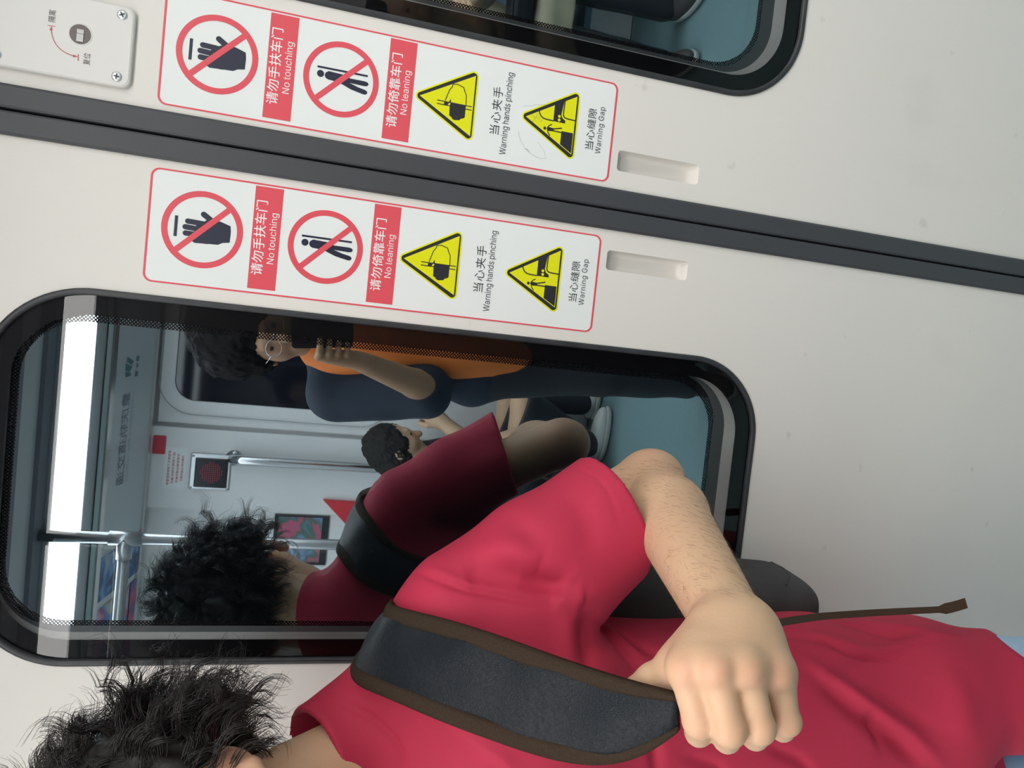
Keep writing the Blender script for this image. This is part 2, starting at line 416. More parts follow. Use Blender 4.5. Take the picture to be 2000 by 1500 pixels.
# letter outlines of a plain grotesque: character -> (advance, closed outlines)
GLYPHS={
'G':(520,[[[269,-7],[225,-3],[185,7],[149,25],[118,49],[91,79],[69,116],[53,157],[43,203],[40,254],[43,305],[53,352],[69,393],[91,429],[117,459],[149,484],[184,501],[223,512],[265,516],[291,514],[316,510],[340,504],[363,494],[384,483],[403,469],[421,453],[436,436],[449,416],[460,395],[468,373],[474,349],[408,349],[402,365],[395,379],[387,393],[378,406],[368,417],[356,427],[344,436],[330,443],[315,448],[300,453],[283,455],[265,456],[236,453],[209,445],[183,432],[160,414],[141,392],[125,364],[113,332],[106,295],[103,254],[106,213],[113,177],[125,145],[141,117],[161,95],[184,76],[210,63],[238,56],[269,53],[296,55],[322,61],[345,71],[365,85],[382,102],[396,123],[407,147],[413,173],[415,202],[434,199],[283,199],[283,256],[478,256],[478,200],[475,160],[466,124],[451,91],[431,62],[406,38],[377,19],[344,5],[308,-4]]]),
'N':(523,[[[60,0],[60,509],[136,509],[343,183],[349,174],[355,163],[363,151],[371,137],[379,122],[388,107],[396,90],[405,73],[414,55],[405,54],[403,72],[402,90],[401,108],[400,126],[399,142],[399,157],[399,171],[399,184],[399,195],[399,509],[463,509],[463,0],[387,0],[202,290],[194,303],[186,317],[177,331],[168,346],[159,363],[148,381],[136,402],[123,425],[108,452],[119,454],[120,429],[121,406],[122,384],[123,363],[124,345],[124,328],[125,313],[125,301],[125,291],[125,0]]]),
'W':(686,[[[155,0],[16,509],[82,509],[163,196],[167,179],[172,162],[175,145],[179,128],[183,111],[187,94],[190,76],[194,58],[197,40],[189,40],[193,58],[196,76],[200,94],[203,111],[207,128],[211,145],[215,162],[220,179],[224,196],[306,509],[380,509],[462,196],[466,179],[470,162],[474,145],[478,128],[482,111],[486,94],[490,76],[494,58],[497,40],[488,40],[492,58],[495,76],[499,94],[503,111],[506,128],[510,145],[515,162],[519,179],[523,196],[603,509],[670,509],[530,0],[455,0],[368,323],[362,345],[357,368],[351,391],[346,417],[341,445],[336,475],[350,475],[345,446],[340,420],[335,395],[330,371],[324,347],[318,323],[230,0]]]),
'a':(389,[[[160,-9],[137,-7],[115,-3],[94,5],[76,15],[60,29],[48,45],[38,63],[32,84],[30,108],[32,128],[36,146],[43,161],[53,174],[64,184],[78,193],[92,200],[108,206],[125,211],[143,214],[161,217],[178,220],[200,223],[218,225],[234,227],[247,229],[257,231],[265,235],[271,240],[274,246],[276,255],[276,257],[275,272],[272,285],[267,297],[260,307],[251,315],[240,322],[227,327],[212,330],[196,331],[178,330],[163,327],[149,322],[137,316],[127,309],[118,301],[110,292],[104,283],[100,274],[41,291],[51,313],[64,331],[79,346],[95,358],[114,368],[133,375],[153,380],[173,383],[194,384],[208,384],[223,382],[239,379],[255,375],[271,369],[286,360],[300,350],[312,336],[322,320],[330,301],[335,278],[337,251],[337,0],[277,0],[277,52],[272,52],[267,43],[260,34],[252,25],[242,16],[229,8],[215,1],[199,-4],[181,-7]],[[170,45],[192,47],[211,51],[228,59],[242,68],[254,80],[263,93],[270,108],[274,122],[276,138],[276,190],[272,187],[267,184],[259,182],[251,180],[241,178],[231,176],[221,174],[210,173],[200,171],[191,170],[182,169],[175,168],[161,166],[147,163],[134,159],[122,153],[112,147],[103,139],[97,130],[93,118],[92,105],[93,93],[96,82],[102,72],[109,64],[119,57],[130,52],[142,48],[156,46]]]),
'c':(396,[[[207,-8],[174,-5],[144,3],[117,16],[93,35],[72,58],[56,85],[44,116],[37,150],[34,187],[37,225],[44,260],[56,291],[72,318],[93,341],[117,360],[144,374],[174,382],[207,384],[226,384],[243,381],[260,377],[276,371],[291,364],[305,356],[318,346],[330,335],[340,322],[349,308],[356,293],[362,277],[303,262],[300,272],[295,281],[290,289],[284,297],[278,304],[270,311],[261,316],[252,321],[242,325],[231,328],[220,329],[207,330],[184,328],[163,321],[145,310],[130,296],[118,278],[108,258],[102,236],[98,212],[96,187],[98,163],[102,139],[108,117],[118,97],[130,80],[145,66],[163,55],[184,49],[207,46],[220,47],[232,49],[243,52],[253,55],[262,60],[271,66],[279,73],[285,80],[292,89],[297,98],[301,107],[304,117],[363,102],[357,86],[350,70],[341,56],[331,43],[319,32],[306,21],[292,12],[277,5],[261,-1],[244,-5],[226,-7]]]),
'd':(424,[[[195,-8],[165,-6],[137,3],[111,16],[89,34],[70,57],[55,84],[43,116],[36,151],[34,189],[36,227],[43,261],[55,293],[70,320],[89,342],[112,361],[137,374],[165,382],[196,384],[218,383],[237,379],[253,373],[267,364],[278,355],[287,346],[295,336],[301,327],[306,319],[311,319],[311,509],[372,509],[372,0],[313,0],[313,59],[307,59],[301,50],[295,41],[287,31],[277,21],[266,12],[252,4],[236,-3],[217,-7]],[[205,47],[226,49],[246,55],[263,65],[278,78],[290,95],[299,115],[306,138],[310,162],[312,189],[310,216],[306,241],[300,263],[290,282],[278,299],[263,312],[246,322],[227,328],[205,330],[182,328],[162,322],[145,311],[130,298],[118,281],[108,261],[102,239],[98,215],[96,189],[98,163],[102,139],[109,117],[118,97],[130,80],[145,66],[162,55],[182,49]]]),
'e':(404,[[[212,-8],[177,-5],[145,3],[117,16],[92,35],[72,58],[56,85],[44,116],[37,150],[34,187],[36,224],[44,258],[55,290],[71,317],[91,340],[115,359],[142,373],[172,382],[205,384],[226,383],[246,380],[266,374],[285,366],[303,355],[319,341],[334,324],[347,305],[357,282],[365,256],[370,227],[371,194],[371,169],[75,169],[75,221],[338,221],[310,202],[308,226],[304,248],[298,269],[288,286],[277,301],[263,314],[246,323],[227,328],[205,330],[183,328],[164,323],[146,313],[131,301],[119,286],[109,270],[102,251],[97,231],[96,211],[96,178],[98,151],[102,127],[110,106],[121,88],[135,73],[151,61],[169,53],[190,48],[212,46],[227,47],[241,49],[254,53],[265,58],[276,65],[285,73],[294,82],[300,93],[306,105],[365,91],[358,72],[348,55],[335,39],[320,26],[302,14],[283,4],[261,-3],[237,-7]]]),
'g':(425,[[[207,-151],[180,-149],[156,-146],[134,-140],[114,-132],[97,-122],[82,-110],[70,-97],[59,-84],[51,-69],[101,-41],[107,-49],[114,-57],[122,-66],[131,-74],[142,-82],[154,-88],[169,-93],[187,-96],[207,-97],[236,-95],[261,-87],[282,-75],[298,-58],[308,-34],[311,-6],[311,68],[306,68],[301,60],[294,51],[287,41],[277,32],[266,23],[252,16],[236,10],[217,6],[195,5],[165,7],[138,14],[113,27],[90,43],[71,65],[55,90],[43,120],[36,154],[34,191],[36,229],[43,263],[55,293],[71,320],[90,342],[112,361],[138,374],[166,382],[196,384],[218,383],[237,379],[253,373],[267,365],[279,356],[288,346],[296,336],[302,327],[308,319],[313,319],[313,379],[372,379],[372,-9],[370,-40],[363,-67],[350,-90],[334,-109],[314,-124],[291,-136],[265,-144],[237,-149]],[[205,59],[227,61],[246,66],[264,75],[278,87],[290,103],[300,121],[307,142],[311,166],[312,193],[311,219],[307,242],[300,264],[291,283],[279,299],[264,312],[247,322],[227,328],[205,330],[182,328],[163,322],[145,312],[130,298],[118,282],[109,262],[102,241],[98,218],[96,193],[98,167],[102,144],[109,123],[118,104],[131,88],[145,76],[163,66],[183,61]]]),
'h':(410,[[[114,227],[114,0],[53,0],[53,509],[114,509],[114,287],[102,287],[116,319],[132,344],[152,362],[175,374],[200,382],[227,384],[252,383],[275,377],[295,369],[313,356],[328,340],[341,321],[350,298],[355,271],[357,240],[357,0],[296,0],[296,235],[293,263],[286,286],[273,304],[256,318],[235,326],[210,329],[192,328],[176,324],[161,317],[147,308],[136,297],[126,283],[119,266],[115,248]]]),
'i':(167,[[[53,0],[53,379],[114,379],[114,0]],[[84,443],[73,444],[63,448],[54,455],[47,463],[43,472],[41,483],[43,494],[47,504],[54,512],[63,518],[73,522],[84,524],[95,522],[105,518],[114,512],[121,504],[125,494],[126,483],[125,472],[121,463],[114,455],[105,448],[95,444]]]),
'l':(189,[[[139,-2],[112,0],[91,8],[74,20],[62,37],[55,59],[53,84],[53,509],[114,509],[114,99],[114,83],[117,71],[120,62],[126,57],[135,53],[146,52],[152,52],[157,52],[160,53],[164,53],[167,54],[170,54],[181,3],[175,1],[169,0],[162,-1],[154,-2],[147,-2]]]),
'n':(410,[[[114,227],[114,0],[53,0],[53,379],[112,379],[112,287],[102,287],[116,319],[132,344],[152,362],[175,374],[200,382],[227,384],[252,383],[275,377],[295,369],[313,356],[328,340],[341,321],[350,298],[355,271],[357,240],[357,0],[296,0],[296,235],[293,263],[286,286],[273,304],[256,318],[235,326],[210,329],[192,328],[176,324],[161,317],[147,308],[136,297],[126,283],[119,266],[115,248]]]),
'o':(415,[[[207,-8],[174,-5],[144,3],[117,16],[93,35],[72,58],[56,85],[44,116],[37,150],[34,187],[37,225],[44,260],[56,291],[72,318],[93,341],[117,360],[144,374],[174,382],[207,384],[241,382],[271,374],[299,360],[323,341],[343,318],[359,291],[371,260],[379,225],[381,187],[379,150],[371,116],[359,85],[343,58],[323,35],[299,16],[271,3],[241,-5]],[[207,46],[231,49],[252,55],[270,66],[285,80],[298,97],[307,117],[314,139],[318,163],[319,187],[318,212],[314,236],[307,258],[298,278],[285,296],[270,310],[252,321],[231,328],[207,330],[184,328],[163,321],[145,310],[130,296],[118,278],[108,258],[102,236],[98,212],[96,187],[98,163],[102,139],[108,117],[118,97],[130,80],[145,66],[163,55],[184,49]]]),
'p':(424,[[[53,-143],[53,379],[112,379],[112,319],[118,319],[123,327],[130,336],[137,346],[147,355],[158,364],[171,373],[188,379],[207,383],[229,384],[259,382],[287,374],[313,361],[335,342],[354,320],[370,293],[381,261],[388,227],[390,189],[388,151],[381,116],[370,84],[355,57],[336,34],[313,16],[288,3],[260,-6],[229,-8],[208,-7],[189,-3],[173,4],[159,12],[147,21],[138,31],[130,41],[124,50],[118,59],[114,59],[114,-143]],[[220,47],[242,49],[262,55],[279,66],[294,80],[306,97],[316,117],[323,139],[327,163],[328,189],[327,215],[323,239],[316,261],[307,281],[295,298],[280,311],[262,322],[243,328],[220,330],[198,328],[178,322],[161,312],[147,299],[134,282],[125,263],[118,241],[114,216],[113,189],[114,162],[118,138],[125,115],[135,95],[147,78],[162,65],[179,55],[198,49]]]),
'r':(259,[[[53,0],[53,379],[112,379],[112,321],[115,321],[124,339],[137,354],[152,367],[171,377],[191,383],[213,385],[218,385],[223,385],[229,384],[235,384],[240,384],[243,384],[243,322],[241,323],[236,324],[230,324],[223,325],[215,326],[207,326],[190,324],[174,321],[159,315],[146,306],[135,296],[126,284],[119,269],[115,254],[114,237],[114,0]]]),
's':(365,[[[182,-8],[157,-7],[133,-3],[112,3],[93,12],[76,24],[62,38],[50,54],[41,73],[36,94],[94,107],[101,87],[111,72],[124,60],[141,52],[160,47],[181,45],[206,47],[227,53],[244,62],[258,74],[265,88],[268,103],[266,115],[262,126],[254,136],[243,144],[229,150],[212,155],[149,170],[118,180],[92,192],[72,208],[58,227],[50,249],[47,274],[49,295],[55,314],[65,332],[79,347],[95,360],[115,370],[137,378],[161,383],[187,384],[212,383],[234,379],[254,372],[271,363],[286,352],[299,339],[309,324],[318,308],[324,290],[268,277],[262,291],[254,304],[243,316],[228,325],[210,331],[187,333],[166,331],[147,326],[131,317],[119,305],[111,292],[109,277],[110,264],[115,253],[124,243],[136,235],[152,229],[172,223],[229,209],[261,200],[287,187],[306,171],[320,153],[328,131],[331,107],[329,85],[323,65],[312,47],[298,31],[281,18],[260,6],[236,-2],[210,-7]]]),
't':(227,[[[204,379],[204,327],[6,327],[6,379]],[[65,471],[126,471],[126,98],[127,83],[130,70],[136,61],[144,55],[156,51],[170,50],[175,50],[180,50],[185,51],[191,52],[197,53],[202,54],[213,2],[207,0],[200,-2],[192,-3],[184,-3],[176,-4],[168,-4],[138,-1],[113,7],[92,21],[77,41],[68,64],[65,93]]]),
'u':(410,[[[182,-5],[158,-3],[135,2],[115,11],[97,23],[82,39],[69,59],[60,82],[54,109],[53,139],[53,379],[114,379],[114,144],[116,117],[124,94],[137,75],[154,61],[175,53],[200,50],[218,51],[234,55],[249,62],[263,71],[274,83],[283,97],[290,113],[295,132],[296,153],[296,379],[357,379],[357,0],[298,0],[298,92],[307,92],[294,60],[277,35],[257,17],[234,5],[209,-3]]]),
}

def latin_me(name, body, cx, cz, width, height, y, frame=None, track=0):
    loops, x = [], 0
    for ch in body:
        if ch == ' ':
            x += 150 + track; continue
        adv, cs = GLYPHS[ch]
        loops += [[(x + p[0], p[1]) for p in c] for c in cs]
        x += adv + track
    xs = [p[0] for l in loops for p in l]; ys = [p[1] for l in loops for p in l]
    x0, x1, y0, y1 = min(xs), max(xs), min(ys), max(ys)
    loops = [[((p[0] - (x0 + x1) / 2) / (x1 - x0) * width + cx, (p[1] - (y0 + y1) / 2) / (y1 - y0) * height + cz) for p in l] for l in loops]
    return poly_me(name, loops, y, 0, frame)
# ------------------------------------------------------------------ near doors
WZ0, WZ1, WR = 0.739, 1.729, 0.110
def ring_y(loop, y):
    return [(p[0], y, p[1]) for p in loop]

def door_leaf(name, x0, x1, wx0, wx1, rx0, rx1, side):
    """side = +1 when the meeting edge is at +x of the leaf"""
    win = rrect(wx0, wx1, WZ0, WZ1, WR, 16)
    rec = rrect(rx0, rx1, 0.8775, 1.0005, 0.005, 5)
    leaf = flat(name, [[(x0, .02), (x1, .02), (x1, 1.95), (x0, 1.95)], win, rec], 0.0, 0.032, M_door, None)
    tag(leaf, kind='structure')
    # finger recess sunk into the leaf
    b = bmesh.new()
    prof = [(0, -.0), (.0004, .002), (.0012, .012), (.003, .0165), (.0065, .019)]
    rings = []
    for off, dep in prof:
        rings.append(ring_y(rrect(rx0 + off, rx1 - off, .8775 + off * 1.6, 1.0005 - off * 1.2, .005, 5), dep))
    loft(b, rings, cap1=True)
    bm_obj('handle_recess', b, M_door, leaf, True)
    # rubber gasket round the window: rounded profile standing a little proud of the leaf
    b = bmesh.new()
    rings = []
    for off, dep in ((-.0012, .001), (-.001, -.0022), (.001, -.0038), (.0052, -.0036), (.0066, -.002), (.0068, .006)):
        rings.append(ring_y(rrect(wx0 + off, wx1 - off, WZ0 + off, WZ1 - off, WR - off, 16), dep))
    loft(b, rings)
    bm_obj('window_gasket', b, M_rubber, leaf, True)
    # outer pane, printed border behind it, spacer, coated inner pane
    g = .0062
    pane = rrect(wx0 + g, wx1 - g, WZ0 + g, WZ1 - g, WR - g, 16)
    flat('outer_pane', [pane], .0015, 0, M_pane, leaf)
    o = .029
    flat('glass_border', [pane, rrect(wx0 + o, wx1 - o, WZ0 + o + .001, WZ1 - o, WR - o, 16)], .003, 0, M_frit, leaf)
    il, ir, ib, it = .041, .0262, .060, .0262
    inner = rrect(wx0 + il, wx1 - ir, WZ0 + ib, WZ1 - it, .070, 16)
    d2 = .0175
    sp0 = rrect(wx0 + .0275, wx1 - .0275, WZ0 + .0285, WZ1 - .0275, WR - .0275, 16)
    sp1 = rrect(wx0 + .0345, wx1 - .0268, WZ0 + .043, WZ1 - .0268, WR - .033, 16)
    b = bmesh.new(); loft(b, [ring_y(sp0, .0035), ring_y(sp1, .013)])
    s = bm_obj('spacer_bar', b, M_spacer, leaf, True)
    # row of pin holes along the spacer
    b = bmesh.new()
    P = np.array(sp0 + [sp0[0]]); P2 = np.array(sp1 + [sp1[0]])
    dd_ = np.r_[0, np.cumsum(np.linalg.norm(np.diff(P, axis=0), axis=1))]
    for q in np.arange(0, dd_[-1], .0042):
        a = np.array([np.interp(q, dd_, P[:, k]) for k in (0, 1)]); c = np.array([np.interp(q, dd_, P2[:, k]) for k in (0, 1)])
        m_ = a * .62 + c * .38
        cen = Vector((m_[0], .0035 + .0095 * .38 - .0003, m_[1]))
        u = Vector((c[0] - a[0], .0095, c[1] - a[1])).normalized(); w_ = u.orthogonal().normalized()
        t_ = u.cross(Vector((0, -1, 0))).normalized()
        b.faces.new([b.verts.new(cen + (u * math.cos(k * 1.0472) + t_ * math.sin(k * 1.0472)) * .0007) for k in range(6)])
    bm_obj('perforation_row', b, mat('perforation_white', (.8, .82, .82, 1), .5), s)
    b = bmesh.new(); loft(b, [ring_y(sp1, .013), ring_y(inner, .0165)])
    bm_obj('sealant_strip', b, M_sealant, leaf, True)
    big = rrect(wx0 + .012, wx1 - .012, WZ0 + .012, WZ1 - .012, WR - .012, 16)
    flat('inner_pane', [big], d2, 0, M_coat, leaf)
    flat('dotted_border', [rrect(wx0 + il - .002, wx1 - ir + .002, WZ0 + ib - .002, WZ1 - it + .002, .072, 16),
                           rrect(wx0 + il + .006, wx1 - ir - .0115, WZ0 + ib + .006, WZ1 - it - .0085, .068, 16)], .0170, 0, M_dots, leaf)
    # meeting-edge seal: broad flat rubber with a rounded nose
    xs = x1 if side > 0 else x0
    s = 1 if side > 0 else -1
    prof = [(xs - s * .001, .03), (xs - s * .001, -.0035), (xs + s * .002, -.0055), (xs + s * .0225, -.0055), (xs + s * .0247, -.004), (xs + s * .0255, .0), (xs + s * .0255, .03)]
    b = bmesh.new()
    lo = [b.verts.new((px, py, .02)) for px, py in prof]
    hi = [b.verts.new((px, py, 1.95)) for px, py in prof]
    n = len(prof)
    for k in range(n):
        b.faces.new((lo[k], lo[(k + 1) % n], hi[(k + 1) % n], hi[k]))
    b.faces.new(lo); b.faces.new(hi[::-1])
    bmesh.ops.recalc_face_normals(b, faces=b.faces)
    bm_obj('edge_seal', b, M_seal, leaf)
    return leaf

M_spacer = mat('spacer_aluminium', (0.85, 0.86, 0.86, 1), 0.45, 0.15)
M_sealant = mat('spacer_sealant', (0.10, 0.115, 0.125, 1), 0.4)
# the two leaves meet at x = 0
door_leaf('door_1', -.82, -.0260, -.6255, -.1848, -.0808, -.0540, +1)
door_leaf('door_2', .0268, .81, .1848, .6255, .0533, .0810, -1)

# ------------------------------------------------------------------ warning stickers on the doors
def uv_frame(x_left, z_top):
    def fr(a):
        out = a.copy()
        out[:, 0] = x_left + a[:, 0] / 1000
        out[:, 2] = z_top - a[:, 2] / 1000
        return out
    return fr

ZT = CZ + 0.2019 * D
W, H = 132.0, 561.0
def warning_sign(x_left, label):
    root = empty('warning_sign', (x_left + W / 2000, -.0004, ZT - H / 1000), label, 'warning sign', 'door warning stickers')
    fr = uv_frame(x_left, ZT)
    def pm(nm, loops, lev):        # lev: thin printed layers, each a hair in front of the last
        return poly_me(nm, loops, -.0005 - lev * .00012, 0, fr)
    def fl(nm, loops, lev, m, par=root):
        return link(nm, pm(nm, loops, lev), m, par)
    flat('backing', [rrect(0, W, 0, H, 10)], -.0004, .0006, M_white, root, fr)
    fl('border', [rrect(0, W, 0, H, 10), rrect(2.0, W - 2.0, 2.6, H - 2.6, 8)], 0.2, M_red)
    def ring_sign(cx, cz, r, sl):
        ring = pm('r', [circ(cx, cz, r), circ(cx, cz, r - 6.8)], 2)
        bar = pm('b', [capsule2d(sl[0], sl[1], 3.3, 2)], 2.2)
        return link('prohibition_ring', join_me('prohibition_ring', [ring, bar]), M_red, root)
    # no touching
    ring_sign(67.6, 60.2, 45.0, ((38.0, 30.0), (97.2, 90.0)))
    parts = [pm('p', [q], 1 + .05 * i) for i, q in enumerate([
        [(56.1, 29.2), (56.1, 32.7), (80.2, 32.7), (80.2, 29.2)],
        [(72.5, 52.9), (81.0, 66.6), (79.9, 79.3), (76.2, 90.6), (69.1, 91.5), (56.7, 91.1), (55.3, 83.2), (52.4, 78.4), (52.2, 70), (51.2, 52), (55.8, 49.3), (62.9, 50.9)],
        capsule2d((75.4, 43.5), (74.6, 60), 3.1), capsule2d((68.5, 41.2), (67.4, 60), 3.1), capsule2d((61.3, 42), (60.9, 60), 3.1),
        capsule2d((54.9, 52.0), (54.6, 66), 3.0), capsule2d((85.6, 60.2), (73, 79), 3.3)])]
    link('hand_pictogram', join_me('hand_pictogram', parts), M_ink, root)
    def band(v0, v1, cn, en, cw, ew, cy, ey, ccx, ecx):
        fl('caption_band', [[(6, v0), (128.5, v0), (128.5, v1), (6, v1)]], 1, M_red)
        a = text_me('caption', cn, ccx, cy, cw, -13.6, -.00078, fr, bold=0.008)
        b = latin_me('caption', en, ecx, ey, ew, -10.4, -.00078, fr)
        link('caption_text', join_me('caption_text', [a, b]), M_cap, root)
    band(115.0, 147.2, '请勿手扶车门', 'No touching', 89, 61, 123.8, 139.6, 67.3, 68.2)
    # no leaning
    ring_sign(66.8, 201.7, 44.9, ((37.4, 171.6), (96.2, 231.8)))
    parts = [pm('p', [q], 1 + .05 * i) for i, q in enumerate([
        [(75.8, 172.5), (78.2, 172.5), (78.2, 232.5), (75.8, 232.5)], circ(69.3, 176.8, 4.2, 28),
        [(74.0, 186.0), (73.0, 204.4), (70.2, 212.0), (70.2, 229.5), (69.4, 233.0), (67.3, 234.6), (65.0, 233.0), (64.3, 229.5), (64.8, 211.7), (61.6, 222), (59.9, 231), (58.6, 233.2), (56.8, 233.9), (54.6, 232.4), (54.2, 229.5), (57.3, 214.0), (61.8, 202.1), (63.6, 191.3), (63.9, 186.0), (65.4, 183.0), (68.5, 181.7), (71.6, 182.6)]])]
    link('leaning_pictogram', join_me('leaning_pictogram', parts), M_ink, root)
    band(256.0, 289.2, '请勿倚靠车门', 'No leaning', 90.5, 54, 265.8, 280.8, 66.3, 66)
    # warning triangles
    def hull(c, r, n=10):
        out = []
        k = len(c)
        cc = (sum(p[0] for p in c) / k, sum(p[1] for p in c) / k)
        for i in range(k):
            p, a, b = c[i], c[i - 1], c[(i + 1) % k]
            def nrm(q, s):
                d = (s[0] - q[0], s[1] - q[1]); L = math.hypot(*d); d = (d[0] / L, d[1] / L)
                nn = (d[1], -d[0])
                if (cc[0] - q[0]) * nn[0] + (cc[1] - q[1]) * nn[1] > 0: nn = (-nn[0], -nn[1])
                return math.atan2(nn[1], nn[0])
            a0, a1 = nrm(a, p), nrm(p, b)
            while a1 - a0 > math.pi: a1 -= 2 * math.pi
            while a1 - a0 < -math.pi: a1 += 2 * math.pi
            for j in range(n + 1):
                t = a0 + (a1 - a0) * j / n
                out.append((p[0] + r * math.cos(t), p[1] + r * math.sin(t)))
        return out
    def tri(c, inner):
        t = fl('warning_triangle', [hull(c, 6.4)], .6, M_yel)
        link('triangle_edge', join_me('triangle_edge', [pm('e', [hull(c, 4.5), inner], 1)]), M_black, t)
        return t
    t1 = tri([(66.3, 299.4), (102.6, 363.9), (28.8, 363.9)], [(66.2, 297.9), (104.0, 366.5), (27.7, 366.5)])
    stroke = lambda pts, wd: [capsule2d(a, b, wd, 4) for a, b in zip(pts, pts[1:])]
    ol = [(66.2, 330.4), (73, 332.4), (80.2, 334.6), (84.5, 337.6), (88.0, 338.2), (88.9, 344.1), (86.5, 352.3), (81.2, 354.3), (77.6, 356.6), (64.3, 357.4)]
    qs = stroke(ol, .55) + [
        [(64.2, 320.2), (65.4, 320.2), (65.2, 365.3), (64.0, 365.3)], [(60.0, 320.2), (61.2, 320.2), (61.0, 365.3), (59.8, 365.3)],
        [(64.8, 337.7), (64.8, 357.3), (49.5, 357.3), (47.6, 354.3), (47.4, 352.4), (45.0, 350.9), (44.6, 347.7), (44.0, 344.6), (44.9, 341.6), (47.2, 340.0), (48.6, 337.2), (61.2, 336.6)],
        [(65.2, 329.2), (60.8, 329.0), (60.4, 333.6), (64.2, 335.6)], [(64.0, 337.9), (64.2, 334.6), (69.8, 337.4)]]
    link('pinched_hand_pictogram', join_me('pinched_hand_pictogram', [pm('h', [q], 1.2 + .02 * i) for i, q in enumerate(qs)]), M_black, t1)
    a = text_me('caption', '当心夹手', 65.8, 397.2, 60, -13.2, -.00078, fr, spacing=1.12)
    b = latin_me('caption', 'Warning hands pinching', 64.4, 412.0, 105, -11.0, -.00078, fr)
    link('caption_text', join_me('caption_text', [a, b]), M_txt, root)
    t2 = tri([(66.1, 438.6), (102.8, 502.5), (28.6, 502.5)], [(66.0, 437.1), (104.2, 504.8), (27.9, 504.8)])
    qs = [[(55.9, 487.6), (55.9, 504.1), (29.3, 504.1), (38.6, 487.6)],
          [(87.6, 474.9), (95.0, 487.2), (93.6, 487.4), (77.0, 485.1), (72.4, 487.2), (70.2, 491.3), (66.4, 491.6), (66.8, 474.9)]]
    qs += stroke([(76.8, 454.6), (73.5, 455.4), (70.2, 457.6), (68.0, 461), (67.2, 466), (67.0, 475)], .8)
    qs += stroke([(95.4, 488.3), (77.8, 487.8), (75, 488.8), (73.5, 491), (73.0, 495), (72.6, 504.9)], .8)
    qs += [circ(55.6, 464.4, 2.0, 20), [(58.4, 467.6), (57.4, 477.0), (53.6, 477.2), (52.9, 468.4), (55.6, 467.0)]]
    qs += stroke([(57.6, 468.6), (60, 470), (61.8, 473.4)], .65) + stroke([(53.6, 468.6), (50.5, 469.6), (47.3, 472.3)], .65)
    qs += [capsule2d((56.6, 476), (59.6, 487.4), .8, 4), capsule2d((54.3, 476), (54.0, 487.6), .8, 4)]
    k = link('platform_gap_pictogram', join_me('platform_gap_pictogram', [pm('h', [q], 1.2 + .02 * i) for i, q in enumerate(qs)]), M_black, t2)
    link('train_headlights', join_me('train_headlights', [pm('l', [circ(74.2, 482.7, 1.9, 20)], 2), pm('l', [circ(69.5, 482.9, 1.9, 20)], 2)]), M_yel, t2)
    a = text_me('caption', '当心缝隙', 66.0, 528.2, 54, -12.0, -.00078, fr)
    b = latin_me('caption', 'Warning Gap', 66.5, 542.3, 62, -10.0, -.00078, fr, track=35)
    link('caption_text', join_me('caption_text', [a, b]), M_txt, root)
    return root

s1 = warning_sign((.0370 - .2144) * D, 'white and red warning sticker on the left door leaf, clean face')
s2 = warning_sign((.2514 - .2144) * D, 'white and red warning sticker on the right door leaf, scratched around its lower triangle')
# scratches on the right-hand sticker
fr = uv_frame((.2514 - .2144) * D, ZT)
rng = random.Random(4)
M_scr = mat('scratch_grime', (0.36, 0.35, 0.33, 1), 0.6)
def scratch(pts, wd):
    prev = None
    qs = []
    for a, b in zip(pts, pts[1:]):
        n = 4
        for i in range(n):
            q = (a[0] + (b[0] - a[0]) * (i + 1) / n + rng.uniform(-.8, .8), a[1] + (b[1] - a[1]) * (i + 1) / n + rng.uniform(-.8, .8))
            if prev is None: prev = a
            qs.append(capsule2d(prev, q, wd, 2)); prev = q
    link('scratch', join_me('scratch', [poly_me('s', [q], -.00092, 0, fr) for q in qs]), M_scr, s2)
scratch([(78, 432), (82, 447), (86, 462)], .14)
scratch([(45, 429), (36, 432), (25, 441), (20, 447), (16, 460), (16.5, 471), (27, 466), (36, 457)], .13)
scratch([(70, 445), (66, 450), (69, 455), (63, 458), (67, 461)], .16)
scratch([(25, 441), (24, 445), (20, 446)], .2)
scratch([(60, 447), (72, 452)], .2)


# ------------------------------------------------------------------ lock plate, top of the right-hand leaf
M_plate = mat('plate_paint', (0.73, 0.715, 0.69, 1), 0.35, bump=(700, 0.04, 0.0003))
pr = empty('lock_cover_plate', (.0893, 0, 1.5995), 'light grey screwed plate with a round keyhole and red arc arrow, top of right door', 'plate')
b = bmesh.new()
rings = [ring_y(rrect(.0440 - o, .1346 + o, 1.5995 - o, 1.7460 + o, .010, 8), dep) for o, dep in ((0, 0), (0, -.0045), (-.0008, -.006), (-.0025, -.007))]
loft(b, rings, cap1=True)
hole_c = (.0937, 1.6528)
bm_obj('plate_body', b, M_plate, pr)
# keyhole: chamfered round cup set proud of the plate with a square key inside
b = bmesh.new()
rings = [ring_y(circ(*hole_c, r, 32), dep) for r, dep in ((.0125, -.0070), (.0122, -.0074), (.0112, -.00735), (.0108, -.0071))]
loft(b, rings)
kh = bm_obj('keyhole', b, M_plate, pr, True)
b = bmesh.new()
loft(b, [ring_y(circ(*hole_c, r, 32), dep) for r, dep in ((.0110, -.00712), (.0100, -.00706))], cap1=True)
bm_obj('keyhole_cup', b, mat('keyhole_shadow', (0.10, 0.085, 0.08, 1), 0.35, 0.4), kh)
b = bmesh.new()
cx, cz = hole_c
loft(b, [[(cx - .004 + sx * .0042, dep, cz + sz * .0034) for sx, sz in ((-1, -1), (1, -1), (1, 1), (-1, 1))] for dep in (-.0071, -.0080)], cap1=True)
loft(b, [[(cx + .003 + sx * .0022, dep, cz + sz * .0034) for sx, sz in ((-1, -1), (1, -1), (1, 1), (-1, 1))] for dep in (-.0071, -.0078)], cap1=True)
